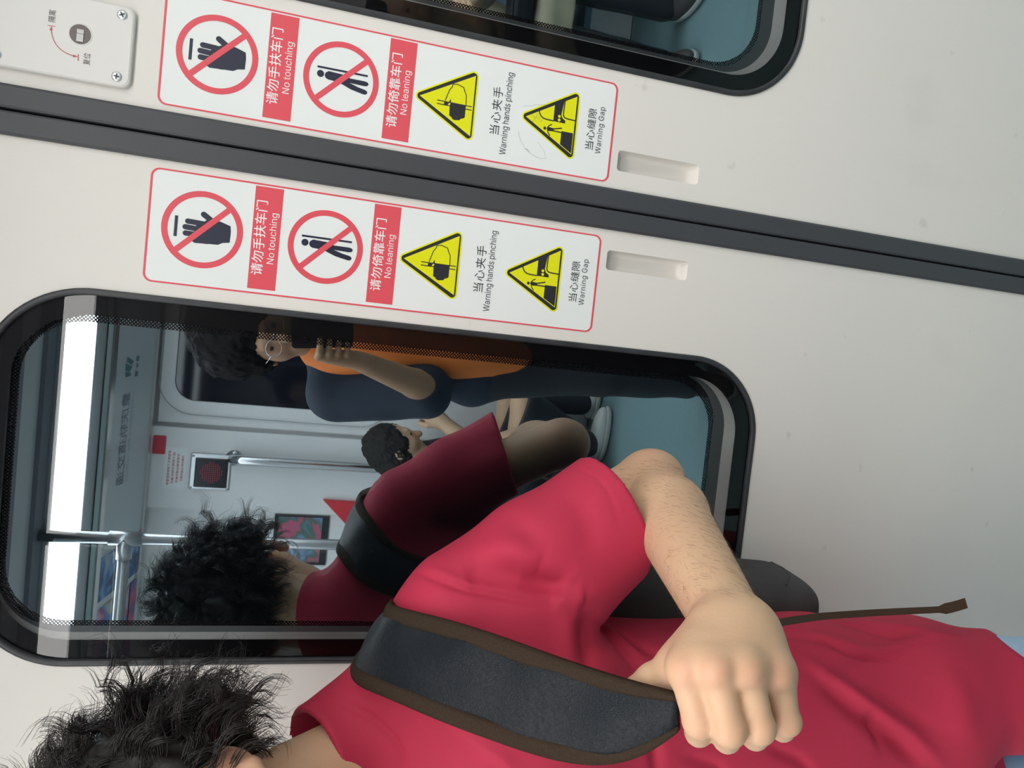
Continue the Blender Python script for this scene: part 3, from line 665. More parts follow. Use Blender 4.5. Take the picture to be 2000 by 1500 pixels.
bm_obj('key_square', b, mat('key_metal', (.42, .42, .42, 1), .45, .6), kh)
for i, (sx, sz) in enumerate(((.1236, 1.6128), (.0552, 1.6134), (.0556, 1.7320), (.1232, 1.7320))):
    b = bmesh.new()
    loft(b, [ring_y(circ(sx, sz, r, 24), dep) for r, dep in ((.0056, -.0069), (.0053, -.0078), (.0040, -.0086), (.0015, -.0088))], cap1=True)
    s = bm_obj('screw', b, mat('screw_steel', (0.62, 0.64, 0.66, 1), 0.35, 0.7), pr)
    a0 = .5 + i
    qs = [capsule2d((sx - .0026 * math.cos(t), sz - .0026 * math.sin(t)), (sx + .0026 * math.cos(t), sz + .0026 * math.sin(t)), .0007, 3) for t in (a0, a0 + math.pi / 2)]
    link('cross_slot', join_me('cross_slot', [poly_me('c', [q], -.0090 - .00005 * j, 0) for j, q in enumerate(qs)]), mat('screw_slot', (0.03, 0.032, 0.04, 1), 0.6), s)
arc = []
for t in np.linspace(0, 1, 13):
    p0, p1, p2 = np.array((.0945, 1.6815)), np.array((.0700, 1.6790)), np.array((.0689, 1.6554))
    arc.append(tuple((1 - t) ** 2 * p0 + 2 * t * (1 - t) * p1 + t * t * p2))
qs = [capsule2d(a, c, .00042, 3) for a, c in zip(arc, arc[1:])]
qs += [[(.0964, 1.6813), (.0918, 1.6829), (.0918, 1.6799)], [(.0689, 1.6534), (.0675, 1.6580), (.0704, 1.6580)]]
qs += [[(.0960, 1.6850), (.0966, 1.6850), (.0972, 1.6776), (.0966, 1.6776)], [(.0646, 1.6532), (.0717, 1.6537), (.0717, 1.6529), (.0646, 1.6524)]]
M_plate_red = mat('plate_red_print', srgb(190, 70, 80), 0.4)
link('arc_arrow', join_me('arc_arrow', [poly_me('a', [q], -.0072 - .00002 * j, 0) for j, q in enumerate(qs)]), M_plate_red, pr)
a = text_me('t', '隔离', .1074, 1.6815, .0128, .0072, -.0073)
c = text_me('t', '复位', .0684, 1.6447, .0128, .0072, -.0073)
link('plate_text', a, M_txt, pr); link('plate_text', c, M_txt, pr)
# ------------------------------------------------------------------ opposite side of the car (seen mirrored in the windows)
M_grey = mat('grey_gasket', (0.40, 0.43, 0.45, 1), 0.5)
M_cove = mat('cove_panel', (0.62, 0.65, 0.67, 1), 0.4)
M_trim = mat('trim_aluminium', (0.66, 0.66, 0.65, 1), 0.3, 0.85)

def far_leaf(name, x0, x1, wx0, wx1):
    win = rrect(wx0, wx1, 1.045, 1.915, .085, 12)
    me = poly_me(name, [[(x0, .02), (x1, .02), (x1, 1.97), (x0, 1.97)], win], 0, .03, lambda a: np.stack([a[:, 0], 2 * OPP - (a[:, 1] + OPP) - .012, a[:, 2]], 1))
    o = tag(link(name, me, M_wall), kind='structure')
    b = bmesh.new()
    rings = []
    for off, dy in ((-.062, .0115), (-.060, -.0075), (-.004, -.0085), (.0, .004)):
        rings.append([(p[0], OPP - .012 - dy, p[1]) for p in rrect(wx0 + off, wx1 - off, 1.045 + off, 1.915 - off, .085 - off, 12)])
    for r in rings:
        for k, p in enumerate(r): r[k] = (p[0], 2 * (OPP - .012) - p[1], p[2])
    loft(b, rings)
    bmesh.ops.recalc_face_normals(b, faces=b.faces)
    bm_obj('window_gasket', b, M_grey, o, True)
    flat('glass', [win], OPP - .020, 0, M_farglass, o)
    return o
M_farglass = mat('far_dark_glass', (0.008, 0.008, 0.014, 1), 0.06, spec=0.35)
far_leaf('door_3', -.665, -.012, -.565, -.100)
far_leaf('door_4', .012, .665, .100, .565)
b = bmesh.new(); box(b, -.012, .012, OPP - .03, OPP - .006, .02, 1.97)
tag(bm_obj('trim_1', b, M_rubber), kind='structure')
# wall either side of the far doorway, stepping back beyond the grab-rail pillar
b = bmesh.new()
box(b, -1.035, -.683, OPP - .05, OPP + .012, 0, 2.16); box(b, XL, -1.035, OPP - .06, OPP - .03, 0, 2.16)
box(b, .683, 1.0, OPP - .05, OPP + .012, 0, 2.16); box(b, 1.0, XR, OPP - .06, OPP - .03, 0, 2.16)
box(b, -.683, .683, OPP - .06, OPP - .04, 0, 2.16)
struct('wall_opposite', b, M_wall)

def prism_x(b, prof, x0, x1):
    """closed (y, z) profile drawn along x"""
    A = [b.verts.new((x0, y, z)) for y, z in prof]
    B = [b.verts.new((x1, y, z)) for y, z in prof]
    n = len(prof)
    for k in range(n):
        b.faces.new((A[k], A[(k + 1) % n], B[(k + 1) % n], B[k]))
    b.faces.new(A[::-1]); b.faces.new(B)
    bmesh.ops.recalc_face_normals(b, faces=b.faces)

# sloped cover over the far doors, aluminium trims, ceiling bands
b = bmesh.new(); prism_x(b, [(OPP + .045, 1.988), (-1.985, 2.052), (-1.985, 2.16), (OPP + .012, 2.16), (OPP + .012, 1.988)], -1.12, 1.12)
cov = struct('trim_2', b, M_cove)
b = bmesh.new(); prism_x(b, [(OPP + .046, 1.980), (OPP + .062, 1.984), (OPP + .060, 1.996), (OPP + .044, 1.994)], XL, XR)
struct('trim_3', b, M_trim)
b = bmesh.new(); prism_x(b, [(-1.985, 2.040), (-1.955, 2.046), (-1.955, 2.062), (-1.985, 2.058)], XL, XR); prism_x(b, [(-1.935, 2.052), (-1.915, 2.044), (-1.90, 2.056), (-1.935, 2.064)], XL, XR)
struct('trim_4', b, M_trim)
b = bmesh.new(); box(b, XL, XR, -1.955, -1.72, 2.062, 2.075)
struct('trim_5', b, M_ceil)
b = bmesh.new(); box(b, XL, XR, -1.37, -1.29, 2.058, 2.07)
struct('trim_6', b, M_ceil_dark)
b = bmesh.new(); box(b, XL, XR, -1.29, -1.14, 2.07, 2.08)
struct('trim_7', b, M_ceil)
b = bmesh.new(); box(b, XL, XR, -1.14, -.97, 2.062, 2.07)
struct('trim_8', b, M_ceil_dark)
b = bmesh.new(); box(b, XL, XR, -.68, -.46, 2.062, 2.075)
struct('trim_9', b, M_ceil)

b = bmesh.new(); prism_x(b, [(-.040, 1.988), (-.46, 2.052), (-.46, 2.16), (-.012, 2.16), (-.012, 1.988)], -1.12, 1.12)
struct('trim_11', b, M_cove)
# printed lettering on the sloped cover: faces the camera side, follows the slope
def on_cove(a):
    s0, s1 = np.array([OPP + .045, 1.988]), np.array([-1.985, 2.052])
    t = a[:, 2]
    n = np.array([s1[1] - s0[1], -(s1[0] - s0[0])]); n /= np.linalg.norm(n)
    yz = s0 + np.outer(t, s1 - s0) + n * .0015
    return np.stack([a[:, 0], yz[:, 0], yz[:, 1]], 1)
def mirror_x(cx):
    return lambda a: on_cove(np.stack([2 * cx - a[:, 0], a[:, 1], a[:, 2]], 1))
M_print = mat('cove_print', (0.22, 0.28, 0.33, 1), 0.5)
M_logo = mat('cove_logo_green', (0.12, 0.27, 0.27, 1), 0.5)
cl = empty('operator_lettering', (-.62, -2.2, 2.02), 'grey Chinese lettering with a green emblem on the sloped panel, mirrored in the left window', 'lettering')
link('characters', text_me('t', '重庆轨道交通', -.70, .66, .36, .17, 0, mirror_x(-.70)), M_print, cl)
link('small_print', text_me('t', 'CHONGQING RAIL TRANSIT', -.70, .50, .36, .06, 0, mirror_x(-.70)), mat('cove_print_pale', (0.42, 0.47, 0.50, 1), 0.5), cl)
em = [poly_me('e', [q], 0, 0, mirror_x(-.42)) for q in (
    [(-.46, .72), (-.44, .72), (-.425, .60), (-.44, .56)], [(-.435, .74), (-.405, .74), (-.40, .64), (-.42, .58)], [(-.40, .74), (-.38, .72), (-.385, .60), (-.40, .62)],
    [(-.46, .50), (-.44, .50), (-.44, .44), (-.46, .44)], [(-.43, .49), (-.415, .49), (-.415, .45), (-.43, .45)], [(-.40, .50), (-.38, .50), (-.38, .44), (-.40, .44)])]
link('emblem', join_me('emblem', em), M_logo, cl)

# grab rail on the pillar beside the far door
def on_wall(n_=0.0):      # frame: mirror drawing to face +y at the pillar face
    return lambda a: np.stack([a[:, 0], OPP + .012 + n_ - (a[:, 1]), a[:, 2]], 1)
g = empty('grab_rail', (-.80, OPP + .012, 1.30), 'polished steel vertical grab handle on the far door pillar', 'grab rail')
b = bmesh.new()
tube(b, [(-.80, OPP + .012, 1.648), (-.80, OPP + .045, 1.648), (-.80, OPP + .062, 1.636), (-.80, OPP + .066, 1.61), (-.80, OPP + .066, .99), (-.80, OPP + .062, .962), (-.80, OPP + .045, .95), (-.80, OPP + .012, .95)], .022, 16)
bm_obj('bar', b, M_steel, g, True)
for zz in (1.648, .95):
    b = bmesh.new(); tube(b, [(-.80, OPP + .012, zz), (-.80, OPP + .020, zz)], .034, 20)
    bm_obj('flange', b, M_steel, g, True)

# emergency call unit
e = empty('emergency_call_unit', (-.866, OPP + .012, 1.66), 'square black emergency call unit with a red speaker disc on the far pillar', 'intercom')
b = bmesh.new(); box(b, -.945, -.787, OPP + .010, OPP + .022, 1.657, 1.823, .006)
bm_obj('face_plate', b, M_alu, e)
b = bmesh.new(); box(b, -.934, -.806, OPP + .020, OPP + .025, 1.668, 1.802, .004)
bm_obj('dark_panel', b, mat('call_panel_black', (0.012, 0.012, 0.018, 1), 0.2), e)
dots = []
for i in range(-5, 6):
    for j in range(-5, 6):
        if i * i + j * j <= 27:
            dots.append(poly_me('d', [circ(-.868 + i * .0085, 1.735 + j * .0085, .0032, 8)], 0, 0, on_wall(.0142)))
link('speaker_grille', join_me('speaker_grille', dots), mat('call_red', (0.30, 0.02, 0.04, 1), 0.4), e)
for sx, sz in ((-.800, 1.812), (-.800, 1.664), (-.938, 1.812), (-.938, 1.664)):
    b = bmesh.new(); tube(b, [(sx, OPP + .02, sz), (sx, OPP + .026, sz)], .005, 12)
    bm_obj('screw', b, M_steel, e, True)

nt_ = empty('paper_notice', (-.86, OPP + .0125, 1.838), 'white notice with rows of red print above the emergency call unit', 'notice')
link('sheet', poly_me('s', [[(-.948, 1.838), (-.770, 1.838), (-.770, 1.926), (-.948, 1.926)]], 0, 0, on_wall(.001)), M_white, nt_)
rows = []
for r in range(4):
    zz = 1.908 - r * .018
    rows.append(text_me('r', ('紧急情况下请使用报警器', '按下按钮与司机通话', '非紧急情况请勿使用', '违者将依法追究责任')[r], -.859, zz, .15 - .012 * r, .0105, 0, lambda a: np.stack([2 * -.859 - a[:, 0], OPP + .0145 - a[:, 1], a[:, 2]], 1)))
link('red_print', join_me('red_print', rows), M_plate_red, nt_)
rt = link('red_label', poly_me('red_label', [rrect(-.802, -.722, 1.926, 1.978, .006, 4)], 0, .002, on_wall(.002)), mat('label_red', (0.55, 0.02, 0.04, 1), 0.4))
tag(rt, 'small red label plate at the top corner of the far door pillar', 'label')

# posters on the cove beyond the pillar and on the wall
def art(name, base, blobs, seed, scale):
    m = bpy.data.materials.new(name); m.use_nodes = True
    nt = m.node_tree; p = nt.nodes['Principled BSDF']; p.inputs['Roughness'].default_value = .4
    tc = nt.nodes.new('ShaderNodeTexCoord'); mp = nt.nodes.new('ShaderNodeMapping')
    mp.inputs['Location'].default_value = (seed, seed * .7, seed * 1.3)
    n = nt.nodes.new('ShaderNodeTexNoise'); n.inputs['Scale'].default_value = scale; n.inputs['Detail'].default_value = 2; n.inputs['Distortion'].default_value = 1.2
    r = nt.nodes.new('ShaderNodeValToRGB')
    r.color_ramp.elements[0].position = .0; r.color_ramp.elements[0].color = base
    r.color_ramp.elements[1].position = blobs[-1][0]; r.color_ramp.elements[1].color = blobs[-1][1]
    for pos, c in blobs[:-1]:
        el = r.color_ramp.elements.new(pos); el.color = c
    nt.links.new(tc.outputs['Object'], mp.inputs[0]); nt.links.new(mp.outputs[0], n.inputs['Vector'])
    nt.links.new(n.outputs['Fac'], r.inputs[0]); nt.links.new(r.outputs[0], p.inputs['Base Color'])
    return m
BL, PK, RD, YL, WT, PU = (0.05, 0.22, 0.55, 1), (0.55, 0.42, 0.62, 1), (0.55, 0.05, 0.14, 1), (0.5, 0.42, 0.25, 1), (0.45, 0.5, 0.62, 1), (0.12, 0.06, 0.3, 1)
b = bmesh.new(); prism_x(b, [(OPP + .045, 1.992), (-1.985, 2.050), (-1.985, 2.16), (OPP - .03, 2.16), (OPP - .03, 1.992)], XL, -1.12)
struct('trim_10', b, M_cove)
def cove_poster(name, x0, x1, t0, t1, m, label, cat):
    fr = lambda a: on_cove(a) + np.array([0, .0, -.001])
    n = 8
    vs = [(x0 + (x1 - x0) * i / n, 0, t) for t in (t0, t1) for i in range(n + 1)]
    v = fr(np.array(vs))
    v2 = v + np.array([0, .0, .004])
    fs = [(i, i + 1, n + 2 + i, n + 1 + i) for i in range(n)]
    me = mesh_from(name, v, fs)
    return tag(link(name, me, m), label, cat)
cove_poster('advert_panel', -1.30, -1.13, .05, .95, art('advert_navy', (0.02, 0.06, 0.14, 1), [(.5, (0.03, 0.09, 0.2, 1)), (.58, BL), (.7, WT)], 3.1, 9), 'narrow dark blue advert panel at the end of the lettered cover', 'advert')
cove_poster('advert_panel', -1.90, -1.33, .22, .97, art('advert_blue', PK, [(.40, PK), (.46, RD), (.50, BL), (.60, (0.04, 0.28, 0.58, 1)), (.66, YL), (.75, WT)], 1.7, 5), 'wide blue and pink swirling advert panel behind the grab pole', 'advert')
cove_poster('advert_panel', -1.90, -1.33, .03, .18, art('advert_purple', PU, [(.45, PU), (.55, RD), (.65, PK)], 6.2, 7), 'thin purple advert strip under the wide blue advert panel', 'advert')

rp = empty('framed_poster', (-1.14, OPP - .03, 1.22), 'small pink and green poster in a black frame on the far wall', 'poster')
b = bmesh.new(); box(b, -1.27, -1.05, OPP - .032, OPP - .022, 1.215, 1.245); box(b, -1.27, -1.05, OPP - .032, OPP - .022, 1.44, 1.455); box(b, -1.06, -1.05, OPP - .032, OPP - .022, 1.245, 1.44); box(b, -1.28, -1.27, OPP - .032, OPP - .022, 1.215, 1.455)
bm_obj('frame', b, M_black, rp)
b = bmesh.new(); box(b, -1.27, -1.06, OPP - .032, OPP - .026, 1.245, 1.44)
bm_obj('picture', b, art('poster_pink', (0.45, 0.1, 0.2, 1), [(.45, (0.5, 0.12, 0.2, 1)), (.52, (0.08, 0.16, 0.12, 1)), (.62, (0.2, 0.3, 0.5, 1)), (.7, WT)], 2.2, 8), rp)
# red triangular wall bracket
b = bmesh.new()
pts = [(-.963, 1.255), (-.968, 1.0), (-1.085, 1.13)]
A = [b.verts.new((x, OPP + .012, z)) for x, z in pts]; B = [b.verts.new((x, OPP + .030, z)) for x, z in pts]
for k in range(3): b.faces.new((A[k], A[(k + 1) % 3], B[(k + 1) % 3], B[k]))
b.faces.new(A[::-1]); b.faces.new(B)
bmesh.ops.recalc_face_normals(b, faces=b.faces)
bmesh.ops.bevel(b, geom=list(b.edges), offset=.003, segments=2, affect='EDGES')
tag(bm_obj('wall_bracket', b, mat('bracket_red', (0.62, 0.035, 0.05, 1), 0.4)), 'red triangular bracket on the far pillar beside the grab handle', 'bracket')

# floor-to-ceiling grab pole with a T joint and a horizontal rail
PX, PY, PZ = -.862, -1.34, 1.838
pl = empty('grab_pole', (PX, PY, 0), 'steel floor-to-ceiling grab pole with a side rail, mirrored beside the curly head', 'grab pole')
b = bmesh.new(); tube(b, [(PX, PY, 0), (PX, PY, 2.10)], .0165, 20)
bm_obj('pole', b, M_rail, pl, True)
b = bmesh.new(); tube(b, [(PX - .015, PY, PZ), (XL + .05, PY, PZ)], .0165, 16)
bm_obj('rail', b, M_rail, pl, True)
b = bmesh.new()
tube(b, [(PX, PY, PZ - .043), (PX, PY, PZ + .042)], .021, 20); tube(b, [(PX, PY, PZ), (PX - .06, PY, PZ)], .021, 20)
bm_obj('joint', b, M_rail, pl, True)
b = bmesh.new(); tube(b, [(PX, PY, 0), (PX, PY, .02)], .045, 24)
bm_obj('flange', b, M_rail, pl, True)
b = bmesh.new(); tube(b, [(PX, PY, 2.08), (PX, PY, 2.105)], .04, 24)
bm_obj('flange', b, M_rail, pl, True)

# bench on the far side, right of the doorway
M_seat = mat('bench_steel_blue', (0.16, 0.24, 0.30, 1), 0.4, bump=(250, .1, .0004))
bn = empty('bench_seat', (1.65, -2.2, 0), 'steel-blue bench seat along the far wall right of the doors', 'bench')
b = bmesh.new(); prism_x(b, [(-2.42, .385), (-2.06, .40), (-2.035, .39), (-2.04, .36), (-2.42, .345)], 1.02, XR - .03)
bm_obj('seat', b, M_seat, bn)
b = bmesh.new(); prism_x(b, [(-2.475, .44), (-2.425, .44), (-2.455, .86), (-2.475, .86)], 1.02, XR - .03)
bm_obj('backrest', b, M_seat, bn)
for xx in (1.62, 2.28):
    b = bmesh.new(); box(b, xx - .02, xx + .02, -2.40, -2.12, 0, .352)
    bm_obj('leg', b, M_alu, bn)
# ------------------------------------------------------------------ soft bodies: signed-distance modelling
import openvdb
def smin(a, b, k):
    if k <= 0: return np.minimum(a, b)
    h = np.maximum(k - np.abs(a - b), 0) / k
    return np.minimum(a, b) - h * h * k * 0.25
def smax(a, b, k):
    return -smin(-a, -b, k)
V = lambda *a: np.array(a, float)
def cone(a, b, ra, rb, k=.02):
    a, b = np.asarray(a, float), np.asarray(b, float)
    ab = b - a; L2 = max(float(ab @ ab), 1e-12)
    def f(p):
        t = np.clip(((p - a) @ ab) / L2, 0, 1)
        return np.linalg.norm(p - a - t[:, None] * ab, axis=1) - (ra + (rb - ra) * t)
    f.k = k; f.lo = np.minimum(a - ra, b - rb); f.hi = np.maximum(a + ra, b + rb)
    return f
def ell(c, rad, axes=None, k=.02):
    c = np.asarray(c, float); r = np.asarray(rad, float)
    A = np.eye(3) if axes is None else np.asarray(axes, float)
    def f(p):
        q = (p - c) @ A.T
        k0 = np.linalg.norm(q / r, axis=1); k1 = np.linalg.norm(q / (r * r), axis=1) + 1e-9
        return k0 * (k0 - 1) / k1
    f.k = k; m = r.max(); f.lo, f.hi = c - m, c + m
    return f
def blend(prims, grow=0.0):
    def f(p):
        d = None
        for q in prims:
            e = q(p) - grow
            d = e if d is None else smin(d, e, q.k)
        return d
    f.lo = np.min([q.lo for q in prims], 0) - grow; f.hi = np.max([q.hi for q in prims], 0) + grow
    return f
def sdf_mesh(name, fn, h, lo=None, hi=None, pad=.02):
    lo = np.asarray(fn.lo if lo is None else lo, float) - pad; hi = np.asarray(fn.hi if hi is None else hi, float) + pad
    B = 4
    nb = np.ceil((hi - lo) / (h * B)).astype(int) + 1
    ix = np.stack(np.meshgrid(*[np.arange(n) for n in nb], indexing='ij'), -1).reshape(-1, 3)
    cen = lo + (ix * B + (B - 1) / 2) * h
    dc = np.concatenate([fn(c) for c in np.array_split(cen, max(1, len(cen) // 200000))]).astype(np.float32)
    arr = np.repeat(np.repeat(np.repeat(np.clip(dc.reshape(nb), -9 * h, 9 * h), B, 0), B, 1), B, 2)
    act = np.where(np.abs(dc) < h * B * 1.5 + .004)[0]
    off = np.stack(np.meshgrid(*[np.arange(B)] * 3, indexing='ij'), -1).reshape(-1, 3)
    for ch in np.array_split(act, max(1, len(act) // 4000)):
        g = (ix[ch][:, None, :] * B + off[None]).reshape(-1, 3)
        arr[g[:, 0], g[:, 1], g[:, 2]] = fn(lo + g * h)
    grid = openvdb.FloatGrid(float(9 * h))
    grid.copyFromArray(arr)
    pts, quads = grid.convertToQuads(isovalue=0.0)
    pts = np.asarray(pts) * h + lo
    me = bpy.data.meshes.new(name)
    q = np.asarray(quads)
    me.vertices.add(len(pts)); me.vertices.foreach_set('co', pts.astype(np.float32).ravel())
    me.loops.add(q.size); me.loops.foreach_set('vertex_index', q.astype(np.int32).ravel())
    me.polygons.add(len(q)); me.polygons.foreach_set('loop_start', np.arange(0, q.size, 4, dtype=np.int32))
    me.update(calc_edges=True)
    # outward normals
    n = np.empty(len(q) * 3, np.float32); me.polygons.foreach_get('normal', n); n = n.reshape(-1, 3)
    c = pts[q].mean(1)
    s = np.random.RandomState(0).choice(len(q), min(500, len(q)), replace=False)
    if np.mean(fn(c[s] + n[s] * h) - fn(c[s] - n[s] * h)) < 0:
        me.flip_normals()
    me.polygons.foreach_set('use_smooth', [True] * len(q))
    # drop stray specks: keep islands above 2 % of the surface
    return me
def verts_of(me):
    a = np.empty(len(me.vertices) * 3, np.float32); me.vertices.foreach_get('co', a); return a.reshape(-1, 3).astype(float)
def norms_of(me):
    a = np.empty(len(me.vertices) * 3, np.float32); me.vertices.foreach_get('normal', a); return a.reshape(-1, 3).astype(float)
def put(me, v):
    me.vertices.foreach_set('co', v.astype(np.float32).ravel()); me.update()
def seg_d(p, a, b):
    ab = b - a
    t = np.clip(((p - a) @ ab) / max(float(ab @ ab), 1e-12), 0, 1)
    return np.linalg.norm(p - a - t[:, None] * ab, axis=1), t
def folds(me, lines):
    """press creases (negative) and raise ridges (positive) along world-space polylines: (points, width, height)"""
    v, n = verts_of(me), norms_of(me)
    d = np.zeros(len(v))
    for pts, w, hgt in lines:
        P = [np.asarray(q, float) for q in pts]
        best = np.full(len(v), 9.0); along = np.zeros(len(v))
        for i, (a, b) in enumerate(zip(P, P[1:])):
            e, t = seg_d(v, a, b)
            m_ = e < best
            best[m_] = e[m_]; along[m_] = (i + t[m_]) / (len(P) - 1)
        fade = np.sin(np.clip(along, 0.02, .98) * np.pi) ** .5
        d += hgt * np.exp(-(best / w) ** 2) * fade
    put(me, v + n * d[:, None])
def ripple(me, amp, sx, seed=0):
    """gentle uneven cloth surface"""
    from mathutils import noise
    v, n = verts_of(me), norms_of(me)
    d = np.array([noise.noise(Vector((p[0] * sx + seed, p[1] * sx, p[2] * sx * .7))) for p in v]) * amp
    put(me, v + n * d[:, None])

def strands(name, roots, guides, rad, rnd, sides=3):
    """tapered hair tubes; guides = list of point arrays"""
    vs, fs = [], []
    base = 0
    for g, r in zip(guides, rad):
        n = len(g)
        t = np.gradient(g, axis=0); t /= np.linalg.norm(t, axis=1)[:, None] + 1e-9
        ref = np.array([.31, .57, .76])
        u = np.cross(t, ref); u /= np.linalg.norm(u, axis=1)[:, None] + 1e-9
        w_ = np.cross(t, u)
        taper = r * (1 - np.linspace(0, 1, n) ** 2 * .85)
        for k in range(sides):
            a = 2 * math.pi * k / sides
            vs.append(g + (u * math.cos(a) + w_ * math.sin(a)) * taper[:, None])
        i = np.arange(n - 1)
        for k in range(sides):
            k2 = (k + 1) % sides
            fs.append(np.stack([base + k * n + i, base + k2 * n + i, base + k2 * n + i + 1, base + k * n + i + 1], 1))
        base += n * sides
    v = np.concatenate(vs); f = np.concatenate(fs)
    me = bpy.data.meshes.new(name)
    me.vertices.add(len(v)); me.vertices.foreach_set('co', v.astype(np.float32).ravel())
    me.loops.add(f.size); me.loops.foreach_set('vertex_index', f.astype(np.int32).ravel())
    me.polygons.add(len(f)); me.polygons.foreach_set('loop_start', np.arange(0, f.size, 4, dtype=np.int32))
    me.update(calc_edges=True)
    me.polygons.foreach_set('use_smooth', [True] * len(f))
    return me

def skin_mat(name, col, red, scale=14):
    m = mat(name, col, 0.48, bump=(320, .22, .0006), var=(scale, red, .55), spec=.35, sss=.12)
    nt = m.node_tree; b = nt.nodes['Principled BSDF']
    src = b.inputs['Base Color'].links[0].from_socket
    at = nt.nodes.new('ShaderNodeAttribute'); at.attribute_name = 'flush'
    mx = nt.nodes.new('ShaderNodeMix'); mx.data_type = 'RGBA'
    mx.inputs[7].default_value = (col[0] * 1.0, col[1] * .70, col[2] * .76, 1)
    nt.links.new(at.outputs['Fac'], mx.inputs[0]); nt.links.new(src, mx.inputs[6]); nt.links.new(mx.outputs[2], b.inputs['Base Color'])
    return m
M_skin = skin_mat('skin_light', (0.60, 0.405, 0.255, 1), (0.60, 0.345, 0.235, 1))
M_skin2 = skin_mat('skin_tan', (0.42, 0.25, 0.15, 1), (0.40, 0.21, 0.13, 1))
M_hair_far = mat('hair_soft_black', (0.012, 0.010, 0.010, 1), 0.8, spec=.12)
M_hair = mat('hair_black', (0.014, 0.011, 0.010, 1), 0.36, spec=.5)
M_shirt = mat('crimson_cotton', (0.44, 0.028, 0.066, 1), 0.72, bump=(1400, .25, .0004), spec=.22)
M_jeans = mat('light_denim', (0.36, 0.50, 0.66, 1), 0.8, bump=(1200, .3, .0005), var=(30, (0.30, 0.44, 0.62, 1), .6))
M_shoe = mat('shoe_white', (0.62, 0.62, 0.60, 1), 0.5)
M_sole = mat('shoe_sole', (0.5, 0.5, 0.48, 1), 0.6)
# ------------------------------------------------------------------ the man in the red T-shirt, leaning back against the doors
F = np.array([-.2496, -.9684, 0]); L = np.array([.9684, -.2496, 0]); UP = np.array([0, 0, 1.])
O0 = np.array([-.641, -.1775, 0])
AX = np.stack([L, F, UP])
def B(l, f, z): return O0 + L * l + F * f + UP * z
S_L, S_R = B(.172, -.004, 1.205), B(-.172, -.004, 1.205)
E_L, W_L = V(-.346, -.146, .972), V(-.4117, -.4345, 1.028)
E_R, W_R = B(-.235, -.03, .965), B(-.18, .16, .88)
HEAD = B(.018, .128, 1.437)

def arm(s, e, w, k=.02):
    m1 = s + (e - s) * .45
    m2 = e + (w - e) * .28
    return [cone(s, m1, .052, .045, k), cone(m1, e, .045, .038, .015), cone(e, m2, .038, .0425, .012), cone(m2, w, .0425, .0282, .012)]
torso = [
    ell(B(0, .0, 1.12), (.140, .092, .165), AX, .03), ell(B(0, .000, .95), (.122, .082, .16), AX, .05), ell(B(0, -.006, .79), (.132, .086, .12), AX, .05),
    cone(B(-.13, -.01, 1.212), B(.13, -.01, 1.212), .048, .048, .04), ell(B(.065, .055, 1.13), (.07, .04, .06), AX, .04), ell(B(-.065, .055, 1.13), (.07, .04, .06), AX, .04),
    cone(B(.012, -.02, 1.268), B(.14, -.012, 1.222), .036, .028, .03), cone(B(-.012, -.02, 1.268), B(-.14, -.012, 1.222), .036, .028, .03)]
neck = [cone(B(-.006, -.012, 1.25), B(.004, .080, 1.385), .050, .050, .03)]
HX = np.stack([L, F * .97 - UP * .24, UP * .97 + F * .24])
def Hd(l, f, z): return HEAD + HX[0] * l + HX[1] * f + HX[2] * z
head = [ell(Hd(0, -.012, .025), (.073, .092, .088), HX, .03), ell(Hd(0, .035, -.045), (.056, .062, .070), HX, .04), ell(Hd(0, .058, -.09), (.034, .032, .024), HX, .03),
        cone(Hd(0, .088, .0), Hd(0, .112, -.028), .010, .014, .014), cone(Hd(-.03, .079, .022), Hd(.03, .079, .022), .011, .011, .02), cone(Hd(-.020, .090, -.06), Hd(.020, .090, -.06), .009, .009, .010)]
for s in (-1, 1):
    head += [ell(Hd(s * .031, .076, .006), (.013, .012, .011), HX, .006), ell(Hd(s * .042, .052, -.03), (.022, .028, .024), HX, .03),
             ell(Hd(s * .080, -.010, -.012), (.009, .020, .034), HX, .008), cone(Hd(s * .078, .000, -.046), Hd(s * .076, .006, -.05), .009, .007, .008)]
legs = []
for s in (-1, 1):
    hip, knee, ank = B(s * .068, -.005, .77), B(s * .085, .05, .40), B(s * .09, .03, .075)
    legs += [cone(hip, knee, .060, .050, .04), cone(knee, knee + (ank - knee) * .35, .054, .054, .02), cone(knee + (ank - knee) * .35, ank, .054, .038, .02), cone(ank + V(0, 0, -.03), ank + F * .14 + V(0, 0, -.045), .034, .026, .02)]

# left hand: a fist closed on the strap, index finger first
MCP = [V(*q) for q in [[-0.4265,-0.4716,1.0911],[-0.4197,-0.487,1.0756],[-0.4186,-0.4902,1.0527],[-0.4237,-0.485,1.0238]]]
PIP = [V(*q) for q in [[-0.4568,-0.4856,1.0832],[-0.4557,-0.5002,1.0679],[-0.4552,-0.5006,1.0439],[-0.4566,-0.4905,1.0133]]]
MID = [V(*q) for q in [[-0.4786,-0.4618,1.0677],[-0.4766,-0.4755,1.052],[-0.4752,-0.4767,1.0287],[-0.4756,-0.4677,0.9979]]]
TIP = [V(*q) for q in [[-0.4812,-0.4385,1.0551],[-0.4789,-0.4495,1.0376],[-0.4777,-0.4517,1.0146],[-0.4739,-0.4485,0.9882]]]
RF = [(.0120, .0119, .0104), (.0120, .0120, .0104), (.0116, .0115, .0100), (.0106, .0104, .0092)]
WB = W_L
CARP = [WB + (MCP[0] - MCP[3]) * .17 + (MCP[1] - WB) * .15, WB - (MCP[0] - MCP[3]) * .17 + (MCP[1] - WB) * .15]
hand = [cone(W_L, (CARP[0] + CARP[1]) / 2, .0285, .026, .015)]
